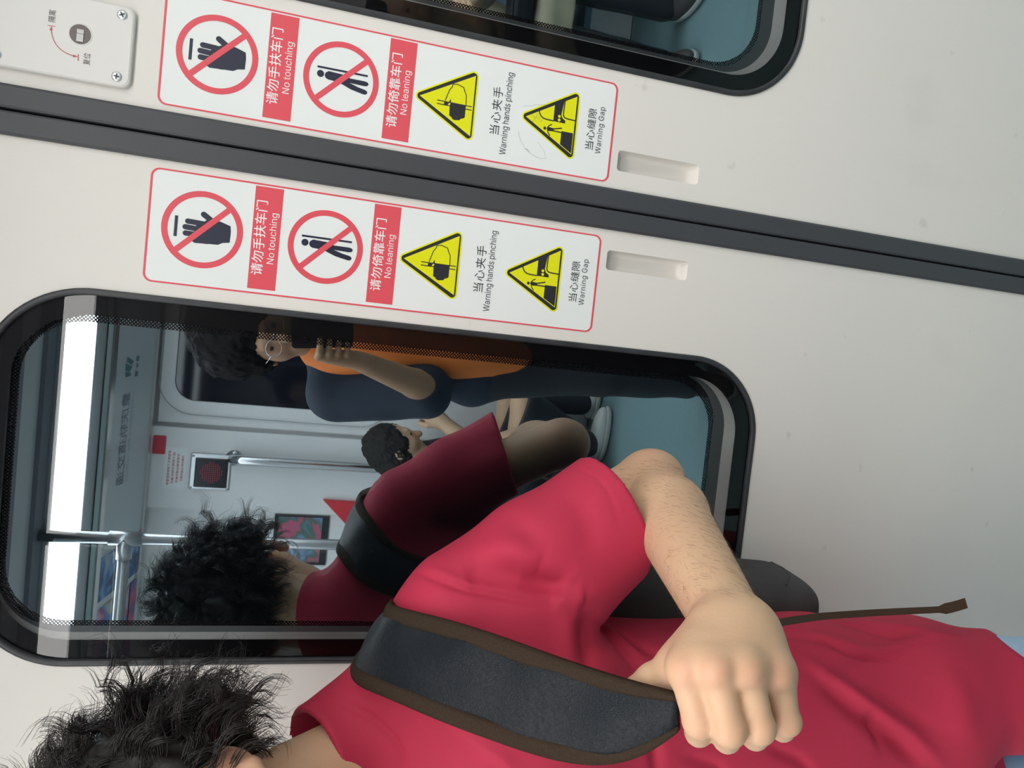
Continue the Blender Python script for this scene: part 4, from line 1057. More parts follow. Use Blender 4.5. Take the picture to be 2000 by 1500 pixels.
for i in range(4):
    st = CARP[0] + (CARP[1] - CARP[0]) * (i / 3)
    hand.append(cone(st, MCP[i] + (st - MCP[i]) * .12, .019, .0150, .022))
    hand.append(ell(MCP[i] + (MCP[i] - PIP[i]) * .05, (.0142, .0142, .0142), None, .007))
tow = np.array(CAMPOS) - MCP[1]; tow = tow / np.linalg.norm(tow)
for i in range(4):
    kn = MCP[i] + tow * (.0070, .0082, .0074, .0058)[i]
    hand.append(ell(kn, (.0088, .0088, .0088), None, .008))
    st = CARP[0] + (CARP[1] - CARP[0]) * (i / 3)
    hand.append(cone(kn - tow * .001, st + (MCP[i] - st) * .25 + tow * .0115, .0048, .0036, .008))
for i in range(4):
    a, b_, c = RF[i]
    hand += [cone(MCP[i], PIP[i], a, b_, .0035), ell(PIP[i], (b_ + .0006,) * 3, None, .002), cone(PIP[i], MID[i], b_, c, .002), cone(MID[i], TIP[i], c, c - .001, .002)]
TH0, TH1, TH2, TH3 = [V(*q) for q in [[-0.4211,-0.439,1.0505],[-0.4381,-0.4403,1.0784],[-0.4553,-0.4233,1.0901],[-0.479,-0.4036,1.1054]]]
hand += [cone(TH0, TH1, .021, .0165, .018), cone(TH1, TH2, .0160, .0125, .008), cone(TH2, TH3, .0125, .0095, .006)]
# web of the thumb and heel of the hand
hand += [cone(TH1 * .6 + TH0 * .4, MCP[0] + (CARP[0] - MCP[0]) * .4, .014, .014, .02), cone(CARP[1], MCP[3] + (CARP[1] - MCP[3]) * .2 + (TIP[3] - MCP[3]) * .2, .018, .015, .02)]
# right hand, hanging relaxed (out of the photograph)
rh = []
pr_ = W_R + V(-.0, -.02, -.05)
rh.append(cone(W_R, pr_, .027, .030, .015)); rh.append(cone(pr_, pr_ + V(.0, -.01, -.04), .030, .030, .015))
for i in range(4):
    a = pr_ + V(0, 0, -.05) + F * (.027 - .018 * i)
    b_ = a + V(.0, 0, -.04) + L * .004; c = b_ + V(0, 0, -.03) + L * .012
    rh += [cone(a, b_, .0095, .009, .006), cone(b_, c, .009, .0075, .004)]
a = pr_ + F * .035
rh += [cone(pr_ + F * .015, a + V(0, 0, -.03), .014, .011, .012), cone(a + V(0, 0, -.03), a + V(0, 0, -.06), .0105, .009, .006)]

body_prims = torso + neck + head + legs + arm(S_L, E_L, W_L) + [ell(E_L + V(.002, .010, -.010), (.032, .030, .032), None, .02)] + arm(S_R, E_R, W_R) + hand + rh
man = empty('person', (-.612, -.185, 0), 'curly-haired man in a crimson T-shirt leaning on the doors, fist on a bag strap', 'person')
fb = blend(body_prims)
# fine mesh: the arm and hand blend from the same field as the rest of the body
body = link('body', sdf_mesh('body', fb, .0022), M_skin, man)
def flush(me, spots):
    """pinker skin over knuckles, ears, elbow: stays with the skin"""
    v = verts_of(me); a = np.zeros(len(v), np.float32)
    for c, r, s in spots:
        a = np.maximum(a, s * np.exp(-(np.linalg.norm(v - c, axis=1) / r) ** 2))
    at = me.attributes.new('flush', 'FLOAT', 'POINT'); at.data.foreach_set('value', a)
flush(body.data, [(q + tow * .012, .011, .65) for q in MCP] + [(q + tow * .006, .012, .35) for q in PIP] + [(TH1, .018, .5), (E_L, .05, .5)] + [(Hd(s * .08, -.01, -.012), .035, 1.0) for s in (-1, 1)])

# T-shirt
def hem_plane(p, c, n): return (p - c) @ n
HT, HB = V(-.3188, -.1744, 1.0788), V(-.4071, -.2381, 1.0233)      # outermost and innermost point of the sleeve hem
SL1 = (HT + HB) / 2
sl_dir = (E_L - S_L) / np.linalg.norm(E_L - S_L)
_hd = (HT - HB) / np.linalg.norm(HT - HB)
sl_n = sl_dir - _hd * (sl_dir @ _hd); sl_n = sl_n / np.linalg.norm(sl_n)
SR1 = S_R + (E_R - S_R) * .60
sr_dir = (E_R - S_R) / np.linalg.norm(E_R - S_R)
cloth_torso = [
    ell(B(0, .0, 1.12), (.150, .104, .185), AX, .03), ell(B(0, .004, .95), (.147, .106, .19), AX, .06), ell(B(0, .004, .76), (.152, .112, .19), AX, .07), cone(B(-.047, .006, .60), B(.047, .006, .60), .107, .107, .06), cone(B(-.047, .010, .36), B(.047, .010, .36), .108, .108, .06),
    cone(B(-.13, -.008, 1.212), B(.135, -.008, 1.212), .056, .056, .04), ell(B(.065, .06, 1.12), (.08, .046, .075), AX, .05), ell(B(-.065, .06, 1.12), (.08, .046, .075), AX, .05),
    cone(B(.020, -.018, 1.292), B(.14, -.012, 1.236), .046, .036, .03), cone(B(-.020, -.018, 1.292), B(-.14, -.012, 1.236), .046, .036, .03), cone(B(-.004, -.012, 1.27), B(.003, .030, 1.345), .062, .060, .03)]
sleeve_l = [cone(S_L + V(-.01, 0, .0), S_L + (SL1 - S_L) * .5, .058, .060, .03), cone(S_L + (SL1 - S_L) * .5, SL1 + sl_n * .03, .060, .064, .02)]
sleeve_r = [cone(S_R, SR1 + sr_dir * .03, .060, .062, .03)]
cloth_torso += [ell(B(.105, .050, 1.135), (.070, .062, .095), AX, .04)]
sleeve_l += [cone(S_L + F * .03 - UP * .035 - L * .03, SL1 + (HB - SL1) * .22 + sl_n * .03, .060, .058, .03)]
UA = [cone(S_L, S_L + (E_L - S_L) * .62, .058, .048, .02)]
# the cloth always lies a few millimetres outside the skin
f_t0, f_l0 = blend(cloth_torso), blend(sleeve_l)
f_u, f_ua, f_r = blend(torso + [cone(B(s * .068, -.005, .77), B(s * .075, .02, .50), .060, .058, .04) for s in (-1, 1)], .008), blend(UA, .004), blend(sleeve_r + [cone(S_R, SR1, .057, .050, .02)])
def f_t(p): return smin(f_t0(p), f_u(p), .012)
def f_l(p): return smin(f_l0(p), f_ua(p), .01)
f_t.lo, f_t.hi, f_l.lo, f_l.hi = f_t0.lo, f_t0.hi, f_l0.lo, f_l0.hi
NECK_C, NECK_N = B(-.002, .020, 1.338), np.array(F * .50 + UP * .86)
NECK_N = NECK_N / np.linalg.norm(NECK_N)
in_l = cone(SL1 - sl_n * .022, SL1 + sl_n * .05, .050, .064)
in_r = cone(SR1 - sr_dir * .05, SR1 + sr_dir * .04, .048, .058)
in_n = blend([cone(B(-.006, -.010, 1.29), B(.006, .085, 1.43), .0525, .0600, .02)])
f_j = blend([ell(B(0, -.003, .76), (.124, .086, .12), AX, .03)] + [q for s in (-1, 1) for q in (
    cone(B(s * .066, -.003, .74), B(s * .085, .045, .40), .066, .066, .03), cone(B(s * .085, .05, .40), B(s * .09, .03, .09), .066, .060, .03))])
def f_shirt(p):
    dl = smax(f_l(p), hem_plane(p, SL1, sl_n), .004)
    dl = smax(dl, -in_l(p), .003)
    dr = smax(f_r(p), hem_plane(p, SR1, sr_dir), .004)
    dr = smax(dr, -in_r(p), .003)
    l = np.abs((p - O0) @ L)
    t = smax(smin(f_t(p), f_j(p) - .006, .02), .470 + 2.0 * np.maximum(l - .130, 0) - p[:, 2], .006)
    d = smin(smin(t, dl, .022), dr, .022)
    d = smax(d, hem_plane(p, NECK_C, NECK_N), .004)
    return smax(d, -in_n(p), .004)
f_shirt.lo = np.min([f_t.lo, f_l.lo, f_r.lo], 0); f_shirt.hi = np.max([f_t.hi, f_l.hi, f_r.hi], 0)
me = sdf_mesh('t_shirt', f_shirt, .0030, lo=np.maximum(np.minimum(f_shirt.lo, f_j.lo - .01), [-9, -9, .44]))
from mathutils.bvhtree import BVHTree
def bvh_of(me):
    v = verts_of(me)
    return BVHTree.FromPolygons([tuple(p) for p in v], [tuple(p.vertices) for p in me.polygons])
# creases and ridges of the cloth: (points on the shirt, width, height)
FW = [
    ([[-0.4363,-0.2161,1.2546],[-0.4346,-0.2254,1.2525],[-0.4338,-0.2322,1.2499],[-0.4333,-0.2376,1.2472],[-0.4331,-0.2422,1.2444],[-0.4331,-0.2462,1.2415],[-0.4332,-0.2512,1.2369],[-0.4335,-0.2553,1.2322],[-0.434,-0.2588,1.2274],[-0.4347,-0.2617,1.2225],[-0.4355,-0.2642,1.2175],[-0.4365,-0.2663,1.2125],[-0.4371,-0.2678,1.2073],[-0.4377,-0.2691,1.2021],[-0.4383,-0.2705,1.197],[-0.439,-0.2719,1.1918],[-0.4395,-0.2733,1.1866],[-0.4401,-0.2749,1.1815],[-0.4404,-0.2765,1.1765],[-0.4406,-0.2782,1.1714],[-0.4409,-0.2799,1.1664],[-0.4412,-0.2815,1.1613],[-0.4415,-0.2829,1.1562],[-0.442,-0.2842,1.151],[-0.4423,-0.285,1.1471],[-0.4426,-0.2858,1.1431],[-0.443,-0.2864,1.1391],[-0.4435,-0.2869,1.135],[-0.444,-0.2873,1.1309],[-0.4445,-0.2875,1.1267],[-0.4454,-0.2876,1.1239],[-0.4463,-0.2876,1.121],[-0.4472,-0.2876,1.118],[-0.4482,-0.2874,1.115],[-0.4492,-0.2871,1.112]],0.004,-0.0048),
    ([[-0.4278,-0.2273,1.2455],[-0.4273,-0.2393,1.2396],[-0.4279,-0.2477,1.2331],[-0.429,-0.2542,1.2264],[-0.4306,-0.2592,1.2194],[-0.4325,-0.2632,1.2122],[-0.4332,-0.2653,1.2052],[-0.4339,-0.2674,1.1981],[-0.4345,-0.2696,1.191],[-0.4352,-0.2718,1.184],[-0.4357,-0.2743,1.1771]],0.006,0.002),
    ([[-0.4282,-0.2581,1.2152],[-0.427,-0.2581,1.2115],[-0.4258,-0.2582,1.2078],[-0.4246,-0.2583,1.2041],[-0.4233,-0.2586,1.2004],[-0.422,-0.2589,1.1968],[-0.4207,-0.2594,1.1932],[-0.4204,-0.2609,1.1893],[-0.42,-0.2625,1.1854],[-0.4197,-0.2642,1.1815],[-0.4193,-0.266,1.1777],[-0.4188,-0.2679,1.1739],[-0.4184,-0.2696,1.1701],[-0.4189,-0.2717,1.1663],[-0.4194,-0.2736,1.1625],[-0.4199,-0.2753,1.1586],[-0.4205,-0.277,1.1547],[-0.4211,-0.2784,1.1507],[-0.4217,-0.2798,1.1467],[-0.4228,-0.281,1.1433],[-0.4239,-0.282,1.1399],[-0.425,-0.283,1.1364],[-0.4262,-0.2838,1.1328],[-0.4274,-0.2845,1.1293],[-0.4287,-0.2851,1.1256],[-0.4294,-0.2853,1.124],[-0.4302,-0.2855,1.1224],[-0.4309,-0.2857,1.1208],[-0.4317,-0.2859,1.1192],[-0.4325,-0.286,1.1176]],0.018,-0.0135),
    ([[-0.4104,-0.2436,1.2011],[-0.4091,-0.2464,1.1957],[-0.4078,-0.2494,1.1904],[-0.4065,-0.2527,1.1853],[-0.4051,-0.256,1.1801],[-0.4037,-0.2591,1.175],[-0.4025,-0.262,1.1698],[-0.4032,-0.2656,1.1646],[-0.4041,-0.2688,1.1593],[-0.405,-0.2717,1.1539],[-0.406,-0.2742,1.1485],[-0.4072,-0.2764,1.1429]],0.018,0.009),
    ([[-0.424,-0.274,1.1655],[-0.4244,-0.276,1.1609],[-0.4249,-0.2779,1.1562],[-0.4254,-0.2795,1.1514],[-0.426,-0.281,1.1466],[-0.4267,-0.2823,1.1417],[-0.4274,-0.2835,1.1368],[-0.428,-0.2841,1.1334],[-0.4286,-0.2846,1.13],[-0.4292,-0.2851,1.1266],[-0.4299,-0.2854,1.1232],[-0.4306,-0.2857,1.1196],[-0.4313,-0.2859,1.1161],[-0.4316,-0.2859,1.1134],[-0.4319,-0.2858,1.1107],[-0.4323,-0.2857,1.1079],[-0.4327,-0.2855,1.1051],[-0.433,-0.2853,1.1023]],0.011,-0.0085),
    ([[-0.4365,-0.286,1.1313],[-0.4364,-0.2862,1.1279],[-0.4363,-0.2864,1.1245],[-0.4362,-0.2865,1.121],[-0.4362,-0.2865,1.1175],[-0.4362,-0.2864,1.1139],[-0.4362,-0.2862,1.1103],[-0.4369,-0.286,1.1075],[-0.4376,-0.2858,1.1047],[-0.4384,-0.2855,1.1018],[-0.4392,-0.285,1.0988],[-0.44,-0.2845,1.0959]],0.009,0.008),
    ([[-0.4529,-0.2878,1.1169],[-0.4571,-0.2879,1.1162],[-0.4614,-0.2879,1.1154],[-0.4657,-0.2877,1.1146],[-0.47,-0.2875,1.1138],[-0.4742,-0.2877,1.1131],[-0.4782,-0.2882,1.1126],[-0.4836,-0.2894,1.1118],[-0.4887,-0.2915,1.1113],[-0.4935,-0.2942,1.1111],[-0.498,-0.2972,1.111],[-0.5024,-0.3005,1.1111]],0.012,0.006),
    ([[-0.4522,-0.284,1.0958],[-0.4572,-0.2831,1.0947],[-0.4623,-0.2819,1.0935],[-0.4676,-0.2803,1.0921],[-0.4729,-0.2787,1.0907],[-0.4779,-0.2778,1.0895],[-0.4826,-0.2779,1.0888],[-0.4879,-0.2796,1.0883],[-0.4926,-0.2829,1.0885],[-0.4967,-0.2872,1.0891],[-0.5008,-0.2917,1.0899],[-0.5048,-0.296,1.0905]],0.01,-0.008),
    ([[-0.4608,-0.2776,1.0826],[-0.4678,-0.2711,1.0754],[-0.4958,-0.2119,1.0442],[-0.4973,-0.2207,1.0436],[-0.4991,-0.2282,1.0426],[-0.5012,-0.2351,1.0413],[-0.5035,-0.2411,1.0396],[-0.5061,-0.2458,1.0374],[-0.5089,-0.2498,1.0349],[-0.5119,-0.2532,1.0321],[-0.5152,-0.2561,1.0291],[-0.5186,-0.2586,1.0259]],0.005,-0.004),
    ([[-0.4953,-0.198,1.0314],[-0.4961,-0.2074,1.0286],[-0.4977,-0.215,1.025],[-0.4995,-0.2215,1.021],[-0.5017,-0.2272,1.0167],[-0.504,-0.2323,1.0122],[-0.5065,-0.237,1.0075],[-0.5087,-0.2405,1.0018],[-0.5109,-0.2438,0.9961],[-0.5132,-0.2468,0.9902],[-0.5155,-0.2497,0.9843],[-0.5179,-0.2525,0.9783]],0.006,-0.004),
    ([[-0.4609,-0.2731,1.0741],[-0.4962,-0.2089,1.033],[-0.4981,-0.2179,1.0312],[-0.5005,-0.2255,1.0288],[-0.5032,-0.232,1.026],[-0.5062,-0.2377,1.0229],[-0.5089,-0.2419,1.0195],[-0.5117,-0.2457,1.0159],[-0.5147,-0.2493,1.0123],[-0.5177,-0.2527,1.0085],[-0.5208,-0.2558,1.0047]],0.006,0.003),
    ([[-0.519,-0.2592,0.8064],[-0.5217,-0.2621,0.8018],[-0.5244,-0.2648,0.797],[-0.5273,-0.2673,0.7922],[-0.5302,-0.2697,0.7872],[-0.5331,-0.2719,0.7821],[-0.5362,-0.274,0.7769],[-0.5391,-0.2759,0.7719],[-0.5421,-0.2776,0.7667],[-0.5452,-0.2792,0.7614],[-0.5483,-0.2807,0.7561],[-0.5515,-0.282,0.7506],[-0.5548,-0.2832,0.7449],[-0.5596,-0.2845,0.736],[-0.5646,-0.2857,0.7269],[-0.5696,-0.287,0.7179],[-0.5745,-0.2884,0.7089],[-0.5793,-0.2899,0.7001],[-0.5841,-0.2915,0.6913],[-0.5904,-0.2934,0.6833],[-0.5968,-0.2951,0.675],[-0.6034,-0.2967,0.6665],[-0.6102,-0.2979,0.6577],[-0.6173,-0.2987,0.6483]],0.009,0.008),
    ([[-0.5328,-0.2714,0.8023],[-0.5376,-0.2748,0.7954],[-0.5426,-0.278,0.7882],[-0.5477,-0.2808,0.7807],[-0.553,-0.2833,0.773],[-0.5584,-0.2854,0.765],[-0.564,-0.2873,0.7566],[-0.5694,-0.2887,0.748],[-0.575,-0.2898,0.7389],[-0.5808,-0.2905,0.7295],[-0.5867,-0.2913,0.72],[-0.5925,-0.2921,0.7105],[-0.5983,-0.293,0.7011],[-0.6036,-0.2938,0.6939],[-0.609,-0.2945,0.6867],[-0.6144,-0.2951,0.6793],[-0.62,-0.2955,0.6717],[-0.6258,-0.2957,0.6638]],0.01,-0.009),
    ([[-0.5244,-0.2652,0.7715],[-0.5285,-0.2685,0.7644],[-0.5326,-0.2714,0.757],[-0.537,-0.2741,0.7494],[-0.5415,-0.2763,0.7414],[-0.5462,-0.2782,0.733],[-0.551,-0.2799,0.7245],[-0.555,-0.2814,0.7159],[-0.5588,-0.283,0.7074],[-0.5626,-0.2848,0.699],[-0.5663,-0.2868,0.6908],[-0.57,-0.2889,0.6828],[-0.5736,-0.2911,0.6748],[-0.5775,-0.2937,0.6648],[-0.5815,-0.2963,0.6547],[-0.5856,-0.2987,0.6444],[-0.5899,-0.3007,0.6337],[-0.5945,-0.3022,0.6224]],0.01,-0.003),
    ([[-0.499,-0.2258,0.8235],[-0.4995,-0.2285,0.8151],[-0.5,-0.2312,0.8066],[-0.5006,-0.2338,0.798],[-0.5013,-0.2362,0.7893],[-0.5021,-0.2383,0.7803],[-0.503,-0.2401,0.771],[-0.504,-0.2418,0.7684],[-0.505,-0.2434,0.7657],[-0.5061,-0.245,0.7629],[-0.5072,-0.2465,0.7601],[-0.5083,-0.248,0.7573],[-0.5095,-0.2494,0.7544],[-0.5102,-0.2501,0.7509],[-0.5109,-0.2508,0.7474],[-0.5117,-0.2514,0.7437],[-0.5125,-0.252,0.7401],[-0.5133,-0.2525,0.7363],[-0.5142,-0.2529,0.7325],[-0.5147,-0.2526,0.7266],[-0.5152,-0.2523,0.7207],[-0.5156,-0.2522,0.7148],[-0.516,-0.2522,0.7091],[-0.5163,-0.2523,0.7035],[-0.5165,-0.2525,0.698],[-0.5145,-0.2504,0.6876],[-0.5123,-0.2485,0.6773],[-0.51,-0.2468,0.6672],[-0.5076,-0.2453,0.6571],[-0.5052,-0.2438,0.647],[-0.5028,-0.242,0.6366],[-0.5021,-0.2429,0.6268],[-0.5015,-0.2434,0.6167],[-0.5011,-0.2433,0.6058],[-0.5012,-0.2424,0.5939],[-0.5019,-0.2398,0.5801]],0.0038,-0.004),
    ([[-0.4957,-0.2219,0.7975],[-0.4965,-0.2257,0.7896],[-0.4975,-0.229,0.7815],[-0.4987,-0.232,0.773],[-0.5,-0.2346,0.7643],[-0.5014,-0.237,0.7553],[-0.503,-0.2389,0.746],[-0.5039,-0.24,0.7419],[-0.5048,-0.2409,0.7378],[-0.5059,-0.2417,0.7335],[-0.5069,-0.2424,0.7292],[-0.5079,-0.2432,0.7249],[-0.509,-0.244,0.7206],[-0.5093,-0.2438,0.7149],[-0.5096,-0.2436,0.7093],[-0.5099,-0.2436,0.7037],[-0.5101,-0.2437,0.6983],[-0.5102,-0.244,0.693],[-0.5103,-0.2443,0.6878],[-0.5084,-0.2422,0.6781],[-0.5063,-0.2403,0.6686],[-0.5042,-0.2385,0.6591],[-0.502,-0.2367,0.6495],[-0.4999,-0.2348,0.6398],[-0.4978,-0.2327,0.6297],[-0.4973,-0.2334,0.6214],[-0.497,-0.2337,0.6128],[-0.4968,-0.2336,0.6036],[-0.497,-0.2327,0.5935],[-0.4977,-0.2305,0.5818]],0.006,0.0035),
    ([[-0.4918,-0.1997,0.745],[-0.4925,-0.2018,0.7391],[-0.4933,-0.2034,0.7329],[-0.4942,-0.2048,0.7265],[-0.4951,-0.2064,0.7202],[-0.4959,-0.2081,0.714],[-0.4967,-0.2099,0.708],[-0.4975,-0.2126,0.7014],[-0.4983,-0.2155,0.695],[-0.499,-0.2185,0.6887],[-0.4997,-0.2215,0.6825],[-0.5003,-0.2247,0.6765],[-0.5009,-0.2278,0.6704],[-0.5004,-0.2283,0.6633],[-0.4997,-0.2288,0.6564],[-0.4991,-0.2295,0.6495],[-0.4984,-0.2301,0.6425],[-0.4977,-0.2307,0.6355]],0.007,-0.005),
    ([[-0.4999,-0.1711,0.6889],[-0.4974,-0.1825,0.6898],[-0.4965,-0.1896,0.6869],[-0.4961,-0.1953,0.6829],[-0.496,-0.2003,0.6783],[-0.496,-0.205,0.6734],[-0.4957,-0.2079,0.6658],[-0.4953,-0.211,0.6584],[-0.495,-0.214,0.651],[-0.4947,-0.217,0.6435],[-0.4944,-0.2198,0.6358],[-0.4943,-0.2223,0.6279],[-0.4946,-0.2254,0.6218],[-0.4951,-0.2282,0.6154],[-0.4957,-0.2307,0.6087],[-0.4966,-0.2327,0.6014],[-0.4976,-0.2342,0.5936]],0.007,0.004),
    ([[-0.5598,-0.285,0.7416],[-0.5631,-0.2863,0.741],[-0.5665,-0.2874,0.7403],[-0.5699,-0.2884,0.7396],[-0.5733,-0.2893,0.7387],[-0.5768,-0.2902,0.7378],[-0.5803,-0.291,0.7368],[-0.5844,-0.2917,0.7351],[-0.5885,-0.2924,0.7334],[-0.5926,-0.2929,0.7315],[-0.5969,-0.2934,0.7295],[-0.6012,-0.2937,0.7274]],0.006,-0.004),
    ([[-0.5193,-0.2678,0.6235],[-0.525,-0.2733,0.6245],[-0.5309,-0.2783,0.6249],[-0.5369,-0.2827,0.6249],[-0.5431,-0.2867,0.6243],[-0.5495,-0.2903,0.6233],[-0.556,-0.2935,0.6219],[-0.5627,-0.2961,0.6212],[-0.5696,-0.2984,0.62],[-0.5767,-0.3002,0.6183],[-0.5841,-0.3016,0.6161],[-0.5917,-0.3025,0.6134]],0.02,0.004),
    ([[-0.5932,-0.2938,0.875],[-0.5954,-0.2944,0.8688],[-0.5977,-0.295,0.8626],[-0.6,-0.2956,0.8563],[-0.6024,-0.296,0.85],[-0.6048,-0.2965,0.8436],[-0.6072,-0.2968,0.8371],[-0.6106,-0.2972,0.8326],[-0.614,-0.2974,0.8281],[-0.6174,-0.2976,0.8234],[-0.6209,-0.2977,0.8186],[-0.6245,-0.2977,0.8138]],0.006,-0.005),
    ([[-0.6017,-0.2906,0.9689],[-0.6037,-0.2908,0.9629],[-0.6057,-0.291,0.9568],[-0.6077,-0.2913,0.9508],[-0.6096,-0.2917,0.9448],[-0.6115,-0.2921,0.9388],[-0.6133,-0.2925,0.9328],[-0.6161,-0.2929,0.9286],[-0.6189,-0.2932,0.9244],[-0.6217,-0.2935,0.9202],[-0.6245,-0.2938,0.9159],[-0.6274,-0.294,0.9116]],0.006,-0.005),
    ([[-0.5593,-0.2855,1.0237],[-0.5653,-0.2861,1.0204],[-0.5713,-0.2868,1.0172],[-0.5772,-0.2876,1.014],[-0.583,-0.2886,1.0109],[-0.5889,-0.2896,1.0077],[-0.5948,-0.2904,1.0045],[-0.5999,-0.291,1.0032],[-0.605,-0.2915,1.0019],[-0.6103,-0.2918,1.0004],[-0.6156,-0.292,0.9989],[-0.6211,-0.292,0.9973]],0.007,-0.005),
    ([[-0.5757,-0.2069,1.3139],[-0.5762,-0.2114,1.3094],[-0.5768,-0.2154,1.3048],[-0.5777,-0.219,1.3002],[-0.5787,-0.2223,1.2956],[-0.5798,-0.2254,1.291],[-0.5809,-0.2284,1.2864],[-0.5828,-0.2308,1.2832],[-0.5847,-0.2333,1.2799],[-0.5866,-0.2356,1.2767],[-0.5885,-0.238,1.2735],[-0.5903,-0.2404,1.2702],[-0.5922,-0.2428,1.2671],[-0.5942,-0.2442,1.2654],[-0.5963,-0.2456,1.2638],[-0.5983,-0.247,1.2622],[-0.6004,-0.2484,1.2605],[-0.6025,-0.2497,1.2589],[-0.6046,-0.251,1.2572],[-0.607,-0.2516,1.2566],[-0.6095,-0.2521,1.2559],[-0.612,-0.2527,1.2552],[-0.6145,-0.2531,1.2545],[-0.617,-0.2536,1.2538]],0.0035,-0.0036),
    ([[-0.5753,-0.2605,1.2434],[-0.5757,-0.2665,1.2376],[-0.5759,-0.2728,1.232],[-0.5763,-0.2787,1.2263],[-0.5769,-0.2841,1.2206],[-0.5778,-0.2889,1.2149],[-0.5791,-0.293,1.209],[-0.5811,-0.2955,1.2044],[-0.5834,-0.2978,1.1997],[-0.5858,-0.2997,1.1949],[-0.5883,-0.3013,1.1901],[-0.5911,-0.3027,1.1852]],0.01,-0.004),
    ([[-0.5684,-0.2943,1.2104],[-0.5699,-0.298,1.2045],[-0.5716,-0.3013,1.1984],[-0.5736,-0.3041,1.1923],[-0.5758,-0.3064,1.1861],[-0.5782,-0.3084,1.1797],[-0.5809,-0.31,1.1733],[-0.5842,-0.3102,1.1697],[-0.5876,-0.3103,1.166],[-0.5911,-0.3102,1.1623],[-0.5948,-0.3099,1.1585],[-0.5985,-0.3095,1.1546]],0.008,0.003),
    ([[-0.3219,-0.2164,1.0935],[-0.3222,-0.2214,1.0919],[-0.3226,-0.2257,1.0901],[-0.323,-0.2296,1.0882],[-0.3235,-0.2331,1.0861],[-0.324,-0.2363,1.084],[-0.3246,-0.2393,1.0817],[-0.3265,-0.2428,1.0805],[-0.3285,-0.246,1.0792],[-0.3304,-0.2489,1.0778],[-0.3325,-0.2517,1.0763],[-0.3345,-0.2542,1.0748],[-0.3366,-0.2565,1.0732],[-0.3395,-0.259,1.0723],[-0.3425,-0.2612,1.0714],[-0.3455,-0.2633,1.0704],[-0.3485,-0.2652,1.0694],[-0.3516,-0.2669,1.0683],[-0.3546,-0.2685,1.0671],[-0.3578,-0.2698,1.0665],[-0.3609,-0.2711,1.0659],[-0.3641,-0.2722,1.0653],[-0.3673,-0.2732,1.0646],[-0.3705,-0.2741,1.0639]],0.0022,-0.0009),
    ([[-0.3703,-0.2221,1.1706],[-0.372,-0.2329,1.1683],[-0.3742,-0.2412,1.1654],[-0.3767,-0.248,1.1621],[-0.3794,-0.2537,1.1585],[-0.3823,-0.2585,1.1547],[-0.3853,-0.2628,1.1508],[-0.388,-0.2651,1.1495],[-0.3907,-0.2673,1.1481],[-0.3935,-0.2694,1.1466],[-0.3963,-0.2713,1.1451],[-0.3991,-0.273,1.1436]],0.012,-0.003),
    ([[-0.3415,-0.2413,1.1049],[-0.3462,-0.2477,1.1039],[-0.3511,-0.2532,1.1026],[-0.356,-0.258,1.1011],[-0.361,-0.2622,1.0993],[-0.3661,-0.2659,1.0974],[-0.3712,-0.2691,1.0953],[-0.3759,-0.2712,1.0956],[-0.3805,-0.2732,1.0958],[-0.3852,-0.275,1.0959],[-0.3899,-0.2766,1.096],[-0.3946,-0.2781,1.096]],0.014,-0.003),
]
ripple(me, .0022, 14, 3.0)
folds(me, [q for q in FW if len(q[0]) > 1])
shirt = link('t_shirt', me, M_shirt, man)
# jeans
def f_jeans(p):
    return smax(smax(f_j(p), p[:, 2] - .60, .006), .075 - p[:, 2], .006)
f_jeans.lo, f_jeans.hi = f_j.lo, f_j.hi
jm = sdf_mesh('jeans', f_jeans, .005)
ripple(jm, .004, 22)
link('jeans', jm, M_jeans, man)
for s in (-1, 1):
    ank = B(s * .09, .03, .06)
    fs_ = blend([ell(ank + F * .05 + V(0, 0, -.012), (.046, .125, .042), AX, .02), cone(ank + V(0, 0, .02), ank + V(0, 0, .05), .045, .045, .02)])
    g_ = lambda p, q=fs_: smax(q(p), .004 - p[:, 2], .004)
    g_.lo, g_.hi = fs_.lo, fs_.hi
    link('shoe', sdf_mesh('shoe', g_, .005), M_shoe, man)
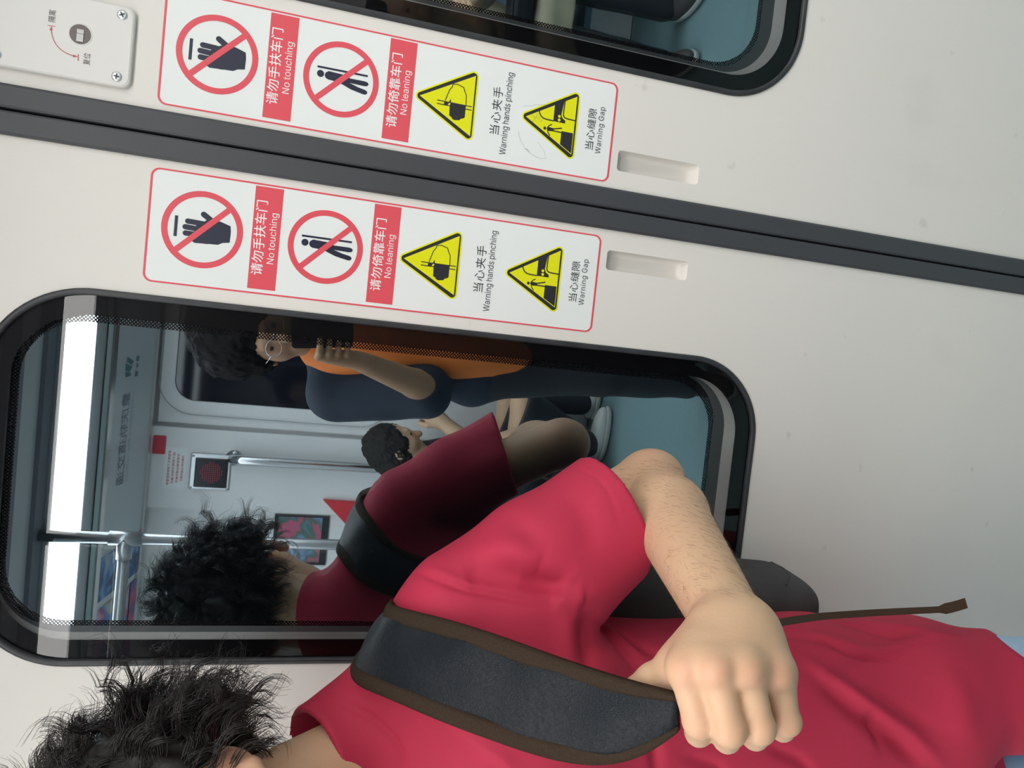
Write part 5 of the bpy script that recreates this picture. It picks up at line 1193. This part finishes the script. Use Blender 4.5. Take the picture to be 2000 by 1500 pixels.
# ------------------------------------------------------------------ his hair
rs = np.random.RandomState(11)
SC_C, SC_R = Hd(0, -.012, .025), np.array([.073, .092, .088])
def head_hair(name, clumps, per, mat_, parent, Hc, axes, R, flow, seed, length=(.05, .085), curl=(.004, .009), rad=(.00035, .0006), keep=None, core=.012, npts=18):
    rs = np.random.RandomState(seed)
    guides, rads = [], []
    tries = 0
    while len(guides) < clumps * per and tries < clumps * 12:
        tries += 1
        u = rs.normal(size=3); u /= np.linalg.norm(u)
        if not keep(u): continue
        root = u * R
        nrm = u / R; nrm /= np.linalg.norm(nrm)
        fl = flow(u, rs)
        ln = rs.uniform(*length) * (1 - .26 * max(0, u[2])) * (1 + .25 * max(0, -u[1]) * (1 - abs(u[2]))) * (1 - .75 * max(0, -u[2] - .35))
        cr = rs.uniform(*curl); ph = rs.uniform(0, 6.28); wl = rs.uniform(.032, .058)
        bend = rs.uniform(.5, 1.2)
        t = np.linspace(0, 1, npts)
        pos = np.zeros((npts, 3)); pos[0] = root * .97
        d = nrm * 1.0 + fl * .35
        for i in range(1, npts):
            a = t[i]
            dd = nrm * max(0.15, 1.05 - 1.0 * a * bend) + fl * (.35 + .8 * a * bend) + np.array([0, 0, -.35]) * a
            dd /= np.linalg.norm(dd)
            pos[i] = pos[i - 1] + dd * ln / (npts - 1)
        # keep clear of the scalp
        q = pos / (R + .004); m_ = np.linalg.norm(q, axis=1)
        pos = np.where(m_[:, None] < 1, pos / np.maximum(m_[:, None], 1e-6), pos)
        s1 = np.cross(nrm, fl); s1 /= np.linalg.norm(s1) + 1e-9
        s2 = np.cross(s1, fl); s2 /= np.linalg.norm(s2) + 1e-9
        arc_ = t * ln
        pos = pos + (s1[None] * np.cos(2 * math.pi * arc_ / wl + ph)[:, None] + s2[None] * np.sin(2 * math.pi * arc_ / wl + ph)[:, None]) * (cr * t)[:, None]
        for k in range(per):
            off = rs.normal(size=3) * .0034
            spread = 1.0 - .60 * t + .9 * rs.uniform() ** 5 * t ** 2
            jit = rs.normal(size=3) * .0018
            g = pos + off * spread[:, None] + jit * (t ** 2)[:, None]
            if rs.uniform() < .03:
                g = g + rs.normal(size=3) * .012 * (t ** 1.5)[:, None]
            cut = rs.randint(int(npts * .7), npts + 1)
            guides.append(Hc + g[:cut] @ axes); rads.append(rs.uniform(*rad))
    hm = strands(name, None, guides, rads, rs)
    if core:
        fc = ell(Hc, R + core, axes)
        def f(p):
            q = (p - Hc) @ axes.T
            low = -(q[:, 2] + .045 - np.maximum(q[:, 1] - .0, 0) * 1.15 )
            return smax(fc(p), low, .02)
        f.lo, f.hi = fc.lo, fc.hi
        cm = sdf_mesh('core', f, .004)
        ripple(cm, .006, 60, seed)
        hm = join_np(name, [hm, cm])
    return link(name, hm, mat_, parent)
def join_np(name, mes):
    vs, qs, off = [], [], 0
    for m_ in mes:
        v = verts_of(m_); vs.append(v)
        ix = np.empty(len(m_.loops), np.int32); m_.loops.foreach_get('vertex_index', ix)
        qs.append(ix.reshape(-1, 4) + off); off += len(v)
        bpy.data.meshes.remove(m_)
    v, f = np.concatenate(vs), np.concatenate(qs)
    me = bpy.data.meshes.new(name)
    me.vertices.add(len(v)); me.vertices.foreach_set('co', v.astype(np.float32).ravel())
    me.loops.add(f.size); me.loops.foreach_set('vertex_index', f.astype(np.int32).ravel())
    me.polygons.add(len(f)); me.polygons.foreach_set('loop_start', np.arange(0, f.size, 4, dtype=np.int32))
    me.update(calc_edges=True)
    me.polygons.foreach_set('use_smooth', [True] * len(f))
    return me
def keep_man(u):          # u in head axes (left, front, up)
    l, f, z = u
    if f > .25 and z < .15 + .5 * (f - .25): return False
    if z < -.55 - .42 * max(0, -f): return False
    if abs(l) > .80 and z < -.32 and f > -.10: return False
    return True
def flow_man(u, rs):
    l, f, z = u
    v = np.array([.30 * np.sign(l) * (1 if z > .2 else .55), -.75 if f > -.6 else -.25, -.35 if z < .5 else .0]) + rs.normal(size=3) * .42
    n = u / SC_R; n /= np.linalg.norm(n)
    v = v - n * (v @ n)
    return v / (np.linalg.norm(v) + 1e-9)
head_hair('hair', 560, 20, M_hair, man, SC_C, HX, SC_R, flow_man, 5, length=(.068, .108), keep=keep_man, core=.028, rad=(.00035, .0006), curl=(.006, .013))

# fine hair on the forearm
def arm_hair():
    v, n = verts_of(body.data), norms_of(body.data)
    e, t = seg_d(v, E_L, W_L)
    idx = np.where((e < .055) & (t > .06) & (t < .995))[0]
    rs = np.random.RandomState(3)
    idx = rs.choice(idx, 2200)
    ax = (W_L - E_L) / np.linalg.norm(W_L - E_L)
    gs, rr = [], []
    for i in idx:
        p, nn = v[i], n[i]
        side = np.cross(nn, ax)
        d = ax * .75 + side * rs.uniform(-.1, .75) + nn * rs.uniform(.06, .24)
        d /= np.linalg.norm(d)
        ln = rs.uniform(.007, .014)
        s = np.linspace(0, 1, 5)[:, None]
        gs.append(p + d * ln * s + side * (s ** 2) * rs.uniform(-.002, .003) - nn * (s ** 2) * .0008)
        rr.append(rs.uniform(.00005, .00008))
    return link('arm_hair', strands('arm_hair', None, gs, rr, rs), mat('arm_hair_brown', (0.15, 0.09, 0.05, 1), .5), man)
arm_hair()
# eyes
for s in (-1, 1):
    b = bmesh.new(); bmesh.ops.create_uvsphere(b, u_segments=20, v_segments=12, radius=.0115)
    bmesh.ops.translate(b, verts=b.verts, vec=Vector(Hd(s * .031, .0765, .004)))
    ey = bm_obj('eye', b, mat('eye_white', (.75, .73, .70, 1), .2), man, True)
    b = bmesh.new(); bmesh.ops.create_uvsphere(b, u_segments=16, v_segments=10, radius=.0055)
    bmesh.ops.translate(b, verts=b.verts, vec=Vector(Hd(s * .031, .0835, .002)))
    bm_obj('iris', b, mat('iris_brown', (.03, .015, .01, 1), .15), ey, True)

# ------------------------------------------------------------------ his backpack, slung on the left shoulder
M_leather = mat('black_leather', (0.011, 0.014, 0.018, 1), 0.38, spec=.15)
def leather_bump(m, scale, strength):
    nt = m.node_tree; b = nt.nodes['Principled BSDF']
    tc = nt.nodes.new('ShaderNodeTexCoord')
    n1 = nt.nodes.new('ShaderNodeTexVoronoi'); n1.inputs['Scale'].default_value = scale; n1.feature = 'DISTANCE_TO_EDGE'
    n2 = nt.nodes.new('ShaderNodeTexNoise'); n2.inputs['Scale'].default_value = 40
    mp = nt.nodes.new('ShaderNodeVectorMath'); mp.operation = 'MULTIPLY_ADD'
    mp.inputs[1].default_value = (.01, .01, .01)
    nt.links.new(n2.outputs['Color'], mp.inputs[0]); nt.links.new(tc.outputs['Object'], mp.inputs[2])
    nt.links.new(mp.outputs[0], n1.inputs['Vector'])
    bp = nt.nodes.new('ShaderNodeBump'); bp.inputs['Strength'].default_value = strength; bp.inputs['Distance'].default_value = .0006
    nt.links.new(n1.outputs['Distance'], bp.inputs['Height']); nt.links.new(bp.outputs['Normal'], b.inputs['Normal'])
leather_bump(M_leather, 420, .8)
M_trimb = mat('brown_webbing', (0.030, 0.020, 0.013, 1), 0.8, spec=.08, bump=(1500, .5, .0006), var=(600, (0.046, 0.032, 0.022, 1), .8))
M_canvas = mat('charcoal_canvas', (0.045, 0.043, 0.045, 1), 0.8, bump=(900, .4, .0006), var=(25, (0.062, 0.060, 0.060, 1), .7))
pack = empty('backpack', (-.60, -.06, .66), 'black backpack behind the man, hung from one leather strap with brown edging', 'backpack')
def rbox(c, hx, r, k=.02):
    c, hx = np.asarray(c, float), np.asarray(hx, float)
    def f(p):
        q = np.abs(p - c) - (hx - r)
        return np.linalg.norm(np.maximum(q, 0), axis=1) + np.minimum(q.max(1), 0) - r
    f.k = k; f.lo, f.hi = c - hx, c + hx
    return f
pk = [rbox((-.590, -.064, .870), (.128, .052, .205), .042), rbox((-.590, -.060, 1.02), (.122, .046, .085), .040, .02)]
f_pk0 = blend(pk)
def f_pack(p):
    # lower outer corner falls away; keep clear of his back and of the door
    cut = (p[:, 0] + .497) * .80 + (.690 - p[:, 2]) * .62
    d = smax(f_pk0(p), cut - .018, .02)
    return smax(d, -(f_shirt(p) - .006), .004)
f_pack.lo, f_pack.hi = f_pk0.lo, f_pk0.hi
pm_ = sdf_mesh('main_compartment', f_pack, .004)
ripple(pm_, .004, 18, 9)
link('main_compartment', pm_, M_canvas, pack)
def surf_tube(pts, rad, m, name, par):
    b = bmesh.new(); tube(b, pts, rad, 10)
    return bm_obj(name, b, m, par, True)
PB = bvh_of(pm_)
surf_tube([tuple(PB.find_nearest(Vector(q))[0]) for q in [(-.468, -.118, .735), (-.463, -.095, .72), (-.462, -.07, .712), (-.464, -.04, .712), (-.470, -.02, .716)]], .0022, M_canvas, 'piping', pack)
# padded strap: two edge lines from the hand, over the shoulder, down the back to the bag
eo = [V(*q) for q in [[-0.4465,-0.4673,1.0913],[-0.4496,-0.4493,1.1078],[-0.4527,-0.433,1.1185],[-0.4579,-0.4012,1.1364],[-0.458,-0.3771,1.1594],[-0.457,-0.331,1.2016],[-0.4601,-0.2863,1.2395],[-0.4631,-0.2607,1.2645],[-0.4654,-0.2439,1.284],[-0.4842,-0.1639,1.2663],[-0.5093,-0.1351,1.2414],[-0.5299,-0.119,1.2155],[-0.53,-0.072,1.105]]]
ei = [V(*q) for q in [[-0.4729,-0.4674,1.088],[-0.492,-0.4586,1.0964],[-0.5076,-0.4444,1.1091],[-0.5245,-0.4222,1.128],[-0.5305,-0.3975,1.1579],[-0.5318,-0.3588,1.2003],[-0.5325,-0.32,1.2425],[-0.5358,-0.2648,1.2845],[-0.549,-0.217,1.3095],[-0.5459,-0.1566,1.3013],[-0.5618,-0.1278,1.2845],[-0.5798,-0.1082,1.2599],[-0.6,-0.072,1.115]]]
def smooth_line(P, n=90, it=25):
    P = np.array(P); d = np.r_[0, np.cumsum(np.linalg.norm(np.diff(P, axis=0), axis=1))]
    s = np.linspace(0, d[-1], n)
    Qp = np.stack([np.interp(s, d, P[:, k]) for k in range(3)], 1)
    for _ in range(it):
        Qp[1:-1] = Qp[1:-1] * .5 + (Qp[:-2] + Qp[2:]) * .25
    return Qp
eo, ei = smooth_line(eo), smooth_line(ei)
def band(name, u0, u1, bulge, th, m, par, nu=9):
    """strip between the two edge lines, u 0..1 from outer to inner edge, with thickness"""
    n = len(eo)
    t = np.gradient((eo + ei) / 2, axis=0); t /= np.linalg.norm(t, axis=1)[:, None]
    wv = ei - eo
    nr = np.cross(wv, t); nr /= np.linalg.norm(nr, axis=1)[:, None]
    # outward = away from the chest centre
    cen = np.array(B(0, 0, 1.12))
    sgn = np.sign(np.sum(nr * ((eo + ei) / 2 - cen), 1)); nr *= np.where(sgn == 0, 1, sgn)[:, None]
    rings = []
    for i in range(n):
        top = [eo[i] + wv[i] * u + nr[i] * (th / 2 + bulge * math.sin(math.pi * (u - u0) / (u1 - u0))) for u in np.linspace(u0, u1, nu)]
        bot = [eo[i] + wv[i] * u - nr[i] * th / 2 for u in np.linspace(u1, u0, nu)]
        rings.append(top + bot)
    b = bmesh.new(); loft(b, rings, True, True)
    bmesh.ops.recalc_face_normals(b, faces=b.faces)
    return bm_obj(name, b, m, par, True)
ripple_seed = 0
sp = band('shoulder_strap', .10, .90, .0035, .005, M_leather, pack, 17)
ripple(sp.data, .0035, 22, 4.0)
band('edge_trim', -.04, .15, .0012, .0064, M_trimb, sp, 5)
band('edge_trim', .85, 1.04, .0012, .0064, M_trimb, sp, 5)
# thin leather tail of the strap, hanging past his hip
tl = [V(*q) for q in [[-0.4273,-0.3878,0.9742],[-0.4445,-0.3262,0.9002],[-0.4544,-0.2853,0.8247],[-0.4598,-0.2589,0.734],[-0.4609,-0.2463,0.649],[-0.4608,-0.2425,0.6069],[-0.4574,-0.2409,0.5934],[-0.4538,-0.24,0.5773]]]
tl = smooth_line(tl, 40, 3)
b = bmesh.new()
rings = []
for i, p in enumerate(tl):
    s = i / 39
    wd = .0036 if s < .90 else .0062
    wx = V(.75, .66, 0) if s < .5 else V(.9, .2, .3)
    wx = wx / np.linalg.norm(wx); th = V(.66, -.75, 0) * .0013
    rings.append([p + wx * wd + th, p - wx * wd + th, p - wx * wd - th, p + wx * wd - th])
loft(b, rings, True, True)
bmesh.ops.recalc_face_normals(b, faces=b.faces)
bm_obj('strap_tail', b, mat('brown_leather', (0.060, 0.032, 0.018, 1), .6, spec=.2), pack)
# ------------------------------------------------------------------ other passengers (seen mirrored in the windows)
def hand_prims(wr, dr, nrm, thumb, curl=.5, s=1.0):
    """palm and five bent fingers; dr = finger direction, nrm = palm side, thumb = thumb side"""
    dr, nrm, thumb = [np.asarray(q, float) / np.linalg.norm(q) for q in (dr, nrm, thumb)]
    out = [cone(wr, wr + dr * .03 * s, .026 * s, .026 * s, .012)]
    for i in range(4):
        o = thumb * (.027 - .018 * i) * s
        k = wr + dr * (.082 - .004 * abs(i - 1)) * s + o
        out.append(cone(wr + dr * .02 * s + o * .6, k, .014 * s, .0115 * s, .014))
        l1, l2, l3 = [q * (1, 1.08, 1.0, .8)[i] * s for q in (.040, .026, .020)]
        a1, a2, a3 = curl * .8, curl * 2.0, curl * 2.8
        f = lambda a: dr * math.cos(a) + nrm * math.sin(a)
        p1 = k + f(a1) * l1; p2 = p1 + f(a2) * l2; p3 = p2 + f(a3) * l3
        out += [cone(k, p1, .0100 * s, .0092 * s, .004), cone(p1, p2, .0092 * s, .0084 * s, .002), cone(p2, p3, .0084 * s, .0072 * s, .002)]
    t0 = wr + dr * .022 * s + thumb * .018 * s
    t1 = t0 + (dr * .6 + thumb * .75) * .040 * s; t2 = t1 + (dr * .85 + thumb * .2 + nrm * .35) * .034 * s
    out += [cone(t0, t1, .0155 * s, .0120 * s, .012), cone(t1, t2, .0115 * s, .0090 * s, .004)]
    return out
def figure(label, J, hands, top, trousers, shoes, skin, hair_m, hair_prims, sleeve=1.0, grow=.012, h=.0055, tilt=.0, base=None, tname='jacket'):
    g = lambda k: np.asarray(J[k], float)
    Lx, Fx = g('left') / np.linalg.norm(g('left')), g('front') / np.linalg.norm(g('front'))
    pel, che, nk, hd = g('pelvis'), g('chest'), g('neck'), g('head')
    up = (nk - pel) / np.linalg.norm(nk - pel)
    tx = np.stack([Lx, np.cross(up, Lx), up])
    tor = [ell(che, (.150, .100, .17), tx, .03), ell((pel + che) / 2, (.140, .098, .16), tx, .05), ell(pel, (.155, .105, .12), tx, .05),
           cone(g('sl'), g('sr'), .052, .052, .04), cone(nk - up * .03, g('sl') * .75 + nk * .25, .045, .032, .035), cone(nk - up * .03, g('sr') * .75 + nk * .25, .045, .032, .035)]
    hz = np.array([0, 0, 1.]) * math.cos(tilt) + Fx * math.sin(tilt); hf = Fx * math.cos(tilt) - np.array([0, 0, 1.]) * math.sin(tilt)
    hx = np.stack([Lx, hf, hz])
    H_ = lambda l, f, z: hd + hx[0] * l + hx[1] * f + hx[2] * z
    hp = [cone(nk - up * .04, H_(0, -.02, -.06), .055, .052, .03), ell(H_(0, -.012, .025), (.073, .092, .088), hx, .03), ell(H_(0, .035, -.045), (.056, .062, .070), hx, .04),
          ell(H_(0, .058, -.09), (.034, .032, .024), hx, .03), cone(H_(0, .088, .0), H_(0, .112, -.028), .010, .014, .014), cone(H_(-.03, .079, .022), H_(.03, .079, .022), .011, .011, .02),
          cone(H_(-.020, .090, -.06), H_(.020, .090, -.06), .009, .009, .010)]
    for s in (-1, 1):
        hp += [ell(H_(s * .080, -.010, -.012), (.009, .020, .034), hx, .008), ell(H_(s * .042, .052, -.03), (.022, .028, .024), hx, .03), ell(H_(s * .031, .076, .006), (.013, .012, .011), hx, .006)]
    arms, sl = [], []
    for q in 'lr':
        a, e, w_ = g('s' + q), g('e' + q), g('w' + q)
        arms += [cone(a, e, .050, .038, .03), cone(e, e + (w_ - e) * .3, .039, .042, .012), cone(e + (w_ - e) * .3, w_, .042, .027, .012)]
        if sleeve <= 1: sl.append(cone(a, a + (e - a) * sleeve, .056 + grow * .5, .050 + grow * .6, .03))
        else: sl += [cone(a, e, .056 + grow * .5, .046 + grow * .6, .03), cone(e, e + (w_ - e) * (sleeve - 1), .046 + grow * .6, .034 + grow * .5, .02)]
    lg, tr = [], []
    for q in 'lr':
        hpj, kn, an = g('h' + q), g('k' + q), g('a' + q)
        toe = g('t' + q)
        lg += [cone(hpj, kn, .078, .054, .04), cone(kn, an, .054, .038, .02), cone(an + V(0, 0, -.02), toe, .034, .026, .02)]
        tr += [cone(hpj, kn, .092, .070, .04), cone(kn, an + V(0, 0, .01), .070, .058, .02)]
    root = empty('person', tuple(base if base is not None else (pel[0], pel[1], 0)), label, 'person', 'passengers mirrored in the windows')
    link('body', sdf_mesh('body', blend(tor + hp + arms + lg + hands), h * .85), skin, root)
    ft = blend(tor + sl, grow)
    hem = J.get('hem', pel[2] - .05)
    def f_top(p):
        d = smax(ft(p), -((p - pel) @ up) + (hem - pel[2]), .006) if J.get('cuthem', True) else ft(p)
        return smax(d, (p - nk - up * .012) @ up, .006)
    f_top.lo, f_top.hi = ft.lo, ft.hi
    m_ = sdf_mesh(tname, f_top, h); ripple(m_, .006, 12, hem); link(tname, m_, top, root)
    ftr = blend([ell(pel, (.165, .115, .13), tx, .03)] + tr, .002)
    f_tr = lambda p: smax(ftr(p), (p - pel) @ up - .10, .006)
    f_tr.lo, f_tr.hi = ftr.lo, ftr.hi
    m_ = sdf_mesh('trousers', f_tr, h); ripple(m_, .006, 13, 2.0); link('trousers', m_, trousers, root)
    for q in 'lr':
        an, toe = g('a' + q), g('t' + q)
        dv = toe - an; dv[2] = 0; dv = dv / np.linalg.norm(dv)
        ax3 = np.stack([np.cross(dv, [0, 0, 1.]), dv, [0, 0, 1.]])
        z0 = an[2] - .075
        fs_ = blend([ell(an + dv * .055 + V(0, 0, -.040), (.045, .128, .040), ax3, .02), cone(an + V(0, 0, -.02), an + V(0, 0, .012), .044, .044, .02)])
        gg = lambda p, q_=fs_: smax(q_(p), z0 + .016 - p[:, 2], .003)
        gg.lo, gg.hi = fs_.lo, fs_.hi
        sh = link('shoe', sdf_mesh('shoe', gg, .0045), shoes, root)
        so = ell(an + dv * .055 + V(0, 0, -.060), (.048, .133, .045), ax3)
        g2 = lambda p: smax(smax(so(p), z0 - p[:, 2], .002), p[:, 2] - z0 - .022, .002)
        g2.lo, g2.hi = so.lo, so.hi
        link('sole', sdf_mesh('sole', g2, .0045), M_sole, sh)
    if hair_prims:
        fh = blend(hair_prims(H_, hx))
        m_ = sdf_mesh('hair', fh, .0045); ripple(m_, .010, 38, 1.0); ripple(m_, .005, 110, 4.0)
        link('hair', m_, hair_m, root)
    for s in (-1, 1):
        b = bmesh.new(); bmesh.ops.create_uvsphere(b, u_segments=14, v_segments=9, radius=.0115)
        bmesh.ops.translate(b, verts=b.verts, vec=Vector(H_(s * .031, .0790, .004)))
        bm_obj('eye', b, mat('eye_dark', (.03, .02, .018, 1), .15), root, True)
    return root, H_, hx

M_orange = mat('orange_cotton', (0.75, 0.20, 0.035, 1), 0.75, bump=(1200, .2, .0004))
M_navy = mat('navy_jacket', (0.010, 0.018, 0.036, 1), 0.8, bump=(700, .3, .0005))
M_dark = mat('dark_trousers', (0.016, 0.018, 0.024, 1), 0.8)
M_darkshoe = mat('dark_shoe', (0.05, 0.045, 0.04, 1), 0.6)
# the photographer: stands behind the camera and holds up the phone
cx0 = CAMPOS.x
Jp = dict(left=(-1, -.05, 0), front=(0, 1, 0), pelvis=(-.225, -1.36, .86), chest=(-.225, -1.37, 1.16), neck=(-.230, -1.34, 1.375), head=(-.236, -1.265, 1.500),
          sl=(-.395, -1.36, 1.285), sr=(-.055, -1.37, 1.285), el=(-.352, -1.21, 1.000), er=(-.03, -1.16, 1.02), wl=(-.275, -1.010, 1.245), wr=(-.130, -1.020, 1.255),
          hl=(-.275, -1.36, .80), hr=(-.145, -1.36, .80), kl=(-.255, -1.33, .43), kr=(-.125, -1.33, .43), al=(-.25, -1.37, .08), ar=(-.12, -1.37, .08), tl=(-.255, -1.23, .03), tr=(-.11, -1.23, .03), hem=.72)
hp_ = []
wl = V(-.275, -1.010, 1.245)
# left hand: palm behind the phone's edge, four fingers laid across its back towards +x, thumb on the screen side
for i in range(4):
    z = 1.352 - .023 * i
    fy = CAMPOS.y + (-.003 + .2685 * (z - CZ)) / .962          # the phone's door-side face at this height
    k = V(-.272, fy - .004, z); m1 = V(-.258, fy + .0105, z - .001); tp = V(-.224 - .003 * i, fy + .0086, z)
    hp_ += [cone(wl + V(.0, .012, .02 - .012 * i), k, .016, .0115, .014), cone(k, m1, .0100, .0092, .004), cone(m1, tp, .0092, .0074, .003)]
hp_ += [cone(wl + V(.01, .01, .02), V(-.262, -.985, 1.33), .016, .013, .014), cone(V(-.262, -.985, 1.33), V(-.235, -.985, 1.352), .012, .010, .005)]
wr = V(-.130, -1.020, 1.255)
for i in range(4):
    k = V(-.150, -.972, 1.315 - .02 * i); tp = V(-.162, -.958, 1.316 - .02 * i)
    hp_ += [cone(wr + V(.0, .012, .02 - .012 * i), k, .016, .0110, .014), cone(k, tp, .0100, .0080, .004)]
hp_ += [cone(wr, V(-.168, -.990, 1.30), .016, .012, .014), cone(V(-.168, -.990, 1.30), V(-.185, -.988, 1.325), .011, .009, .005)]
def hair_big(H_, hx):
    return [ell(H_(0, -.03, .090), (.118, .118, .118), hx, .03), ell(H_(-.06, -.05, .05), (.075, .09, .10), hx, .04), ell(H_(.06, -.05, .05), (.075, .09, .10), hx, .04)]
pg, H_, hx = figure('person in glasses and orange shirt holding up a phone, mirrored in left window', Jp, hp_, M_navy, M_dark, M_darkshoe, M_skin2, M_hair_far, hair_big, sleeve=.9, grow=.020, tilt=.30)
# orange T-shirt showing in the open front of the jacket
che = V(-.225, -1.37, 1.16)
f_o = blend([ell(che + V(0, .01, .03), (.130, .150, .22), None, .03), ell(V(-.225, -1.36, .92), (.110, .150, .27), None, .05), cone(V(-.225, -1.345, 1.33), V(-.225, -1.31, 1.25), .070, .090, .03), ell(V(-.228, -1.345, 1.30), (.120, .098, .11), None, .03)])
fo = lambda p: smax(f_o(p), .70 - p[:, 2], .006)
fo.lo, fo.hi = f_o.lo, f_o.hi
m_ = sdf_mesh('t_shirt', fo, .005); ripple(m_, .006, 14, 5.0); link('t_shirt', m_, M_orange, pg)
gl_ = None
b = bmesh.new()
for s in (-1, 1):
    c0 = H_(s * .032, .100, .000)
    tube(b, [c0 + hx[0] * .024 * math.cos(a) + hx[2] * .022 * math.sin(a) for a in np.linspace(0, 2 * math.pi, 25)], .0014, 6, False)
    tube(b, [H_(s * .056, .100, .006), H_(s * .078, .06, .008), H_(s * .082, -.01, .008)], .0013, 6)
tube(b, [H_(-.008, .102, .004), H_(.008, .102, .004)], .0013, 6)
eg = bm_obj('glasses', b, M_steel, pg, True)
# the phone: its lens is the camera, so the case sits just behind it
ph = empty('phone', tuple(CAMPOS - _f * .003 + _r * .04), 'dark phone held up by the person in glasses', 'phone')
b = bmesh.new()
pr4 = []
for dep in (.003, .0115):
    pr4.append([tuple(CAMPOS - _f * dep + _r * u + _d * v) for u, v in rrect(-.044, .112, -.026, .049, .009, 5)])
loft(b, pr4, True, True)
bmesh.ops.recalc_face_normals(b, faces=b.faces)
bm_obj('phone_body', b, mat('phone_case', (.010, .012, .018, 1), .35), ph)
for uu in (-.022, .022):
    b = bmesh.new(); tube(b, [CAMPOS - _f * .0034 + _r * uu, CAMPOS - _f * .0018 + _r * uu], .0085, 20)
    bm_obj('phone_lens', b, mat('lens_black', (.01, .01, .012, 1), .08), ph)

# seated passenger by the far door
M_grey_hair = mat('hair_dark_grey', (0.030, 0.028, 0.027, 1), 0.85, spec=.1)
Js = dict(left=(0, 1, 0), front=(1, 0, 0), pelvis=(-.83, -2.17, .47), chest=(-.775, -2.17, .72), neck=(-.725, -2.17, .90), head=(-.665, -2.17, .985),
          sl=(-.735, -2.01, .83), sr=(-.735, -2.33, .83), el=(-.665, -1.985, .62), er=(-.66, -2.33, .62), wl=(-.545, -2.09, .80), wr=(-.545, -2.22, .78),
          hl=(-.80, -2.08, .45), hr=(-.80, -2.26, .45), kl=(-.43, -2.06, .47), kr=(-.40, -2.31, .47), al=(-.60, -2.22, .085), ar=(-.42, -2.36, .085), tl=(-.48, -2.20, .03), tr=(-.30, -2.345, .03), cuthem=False)
figure('person in dark clothes sitting bent forward by the far door, white sneakers, pale forearms raised', Js,
       hand_prims(V(-.545, -2.09, .80), (.5, -.3, .8), (-.3, -.6, .2), (-.6, .2, .6), .5) + hand_prims(V(-.545, -2.22, .78), (.5, .3, .8), (-.3, .6, .2), (-.6, -.2, .6), .5),
       M_dark, M_dark, M_shoe, M_skin, M_grey_hair, lambda H_, hx: [ell(H_(0, -.028, .042), (.082, .095, .086), hx, .03), ell(H_(0, -.055, -.01), (.076, .07, .08), hx, .03), ell(H_(.048, -.008, .008), (.042, .072, .085), hx, .03)], sleeve=.7, tilt=.75)
sc_ = empty('suitcase', (-.84, -2.17, 0), 'dark suitcase used as a seat by the person at the far door', 'suitcase')
b = bmesh.new(); box(b, -.985, -.70, -2.30, -2.03, .03, .315, .03)
bm_obj('shell', b, mat('suitcase_black', (.02, .022, .026, 1), .5), sc_)
for xx in (-.95, -.735):
    for yy in (-2.30, -2.06):
        b = bmesh.new(); tube(b, [(xx - .012, yy, .02), (xx + .012, yy, .02)], .02, 12)
        bm_obj('wheel', b, M_rubber, sc_, True)
# passenger in khaki on the bench
M_khaki = mat('khaki_cotton', (0.34, 0.31, 0.215, 1), 0.8, bump=(900, .3, .0005), var=(12, (0.29, 0.26, 0.18, 1), .6))
Jk = dict(left=(1, 0, 0), front=(0, 1, 0), pelvis=(1.16, -2.30, .545), chest=(1.16, -2.33, .83), neck=(1.16, -2.31, 1.03), head=(1.16, -2.25, 1.14),
          sl=(1.33, -2.31, .95), sr=(.99, -2.31, .95), el=(1.39, -2.16, .72), er=(.93, -2.15, .72), wl=(1.16, -1.97, .86), wr=(1.04, -1.95, .85),
          hl=(1.25, -2.26, .535), hr=(1.07, -2.26, .535), kl=(1.27, -1.90, .53), kr=(1.04, -1.90, .53), al=(1.27, -1.90, .085), ar=(1.03, -1.89, .085), tl=(1.27, -1.76, .03), tr=(1.02, -1.75, .03), cuthem=False)
kp, _a, _b = figure('person in long khaki coat sitting on the bench, mirrored in the right window', Jk,
       hand_prims(V(1.16, -1.97, .86), (-.5, .6, .5), (-.6, -.2, .3), (0, -.6, .7), .5) + hand_prims(V(1.04, -1.95, .85), (.3, .6, .6), (.6, -.2, .3), (0, -.6, .7), .5),
       M_khaki, M_dark, M_darkshoe, M_skin, M_hair_far, lambda H_, hx: [ell(H_(0, -.028, .042), (.082, .095, .086), hx, .03)], sleeve=1.9, tilt=.35)
ct = rbox((1.155, -2.07, .535), (.215, .245, .115), .07)
ct_f = lambda p: smax(ct(p), -(rbox((1.155, -2.02, .40), (.19, .26, .10), .05)(p)), .01)
ct_f.lo, ct_f.hi = ct.lo, ct.hi
m_ = sdf_mesh('coat_skirt', ct_f, .0055); ripple(m_, .008, 12, 7.0); link('coat_skirt', m_, M_khaki, kp)
fbg = rbox((1.10, -1.93, .700), (.17, .085, .042), .03)
bgo = empty('handbag', (1.10, -1.93, .658), 'black bag on the lap of the person in khaki', 'bag')
link('bag_body', sdf_mesh('bag_body', fbg, .006), M_leather, bgo)
b = bmesh.new(); tube(b, [(1.02, -1.85, .72), (1.04, -1.83, .745), (1.10, -1.82, .752), (1.16, -1.83, .745), (1.18, -1.85, .72)], .006, 8)
bm_obj('bag_handle', b, M_leather, bgo, True)
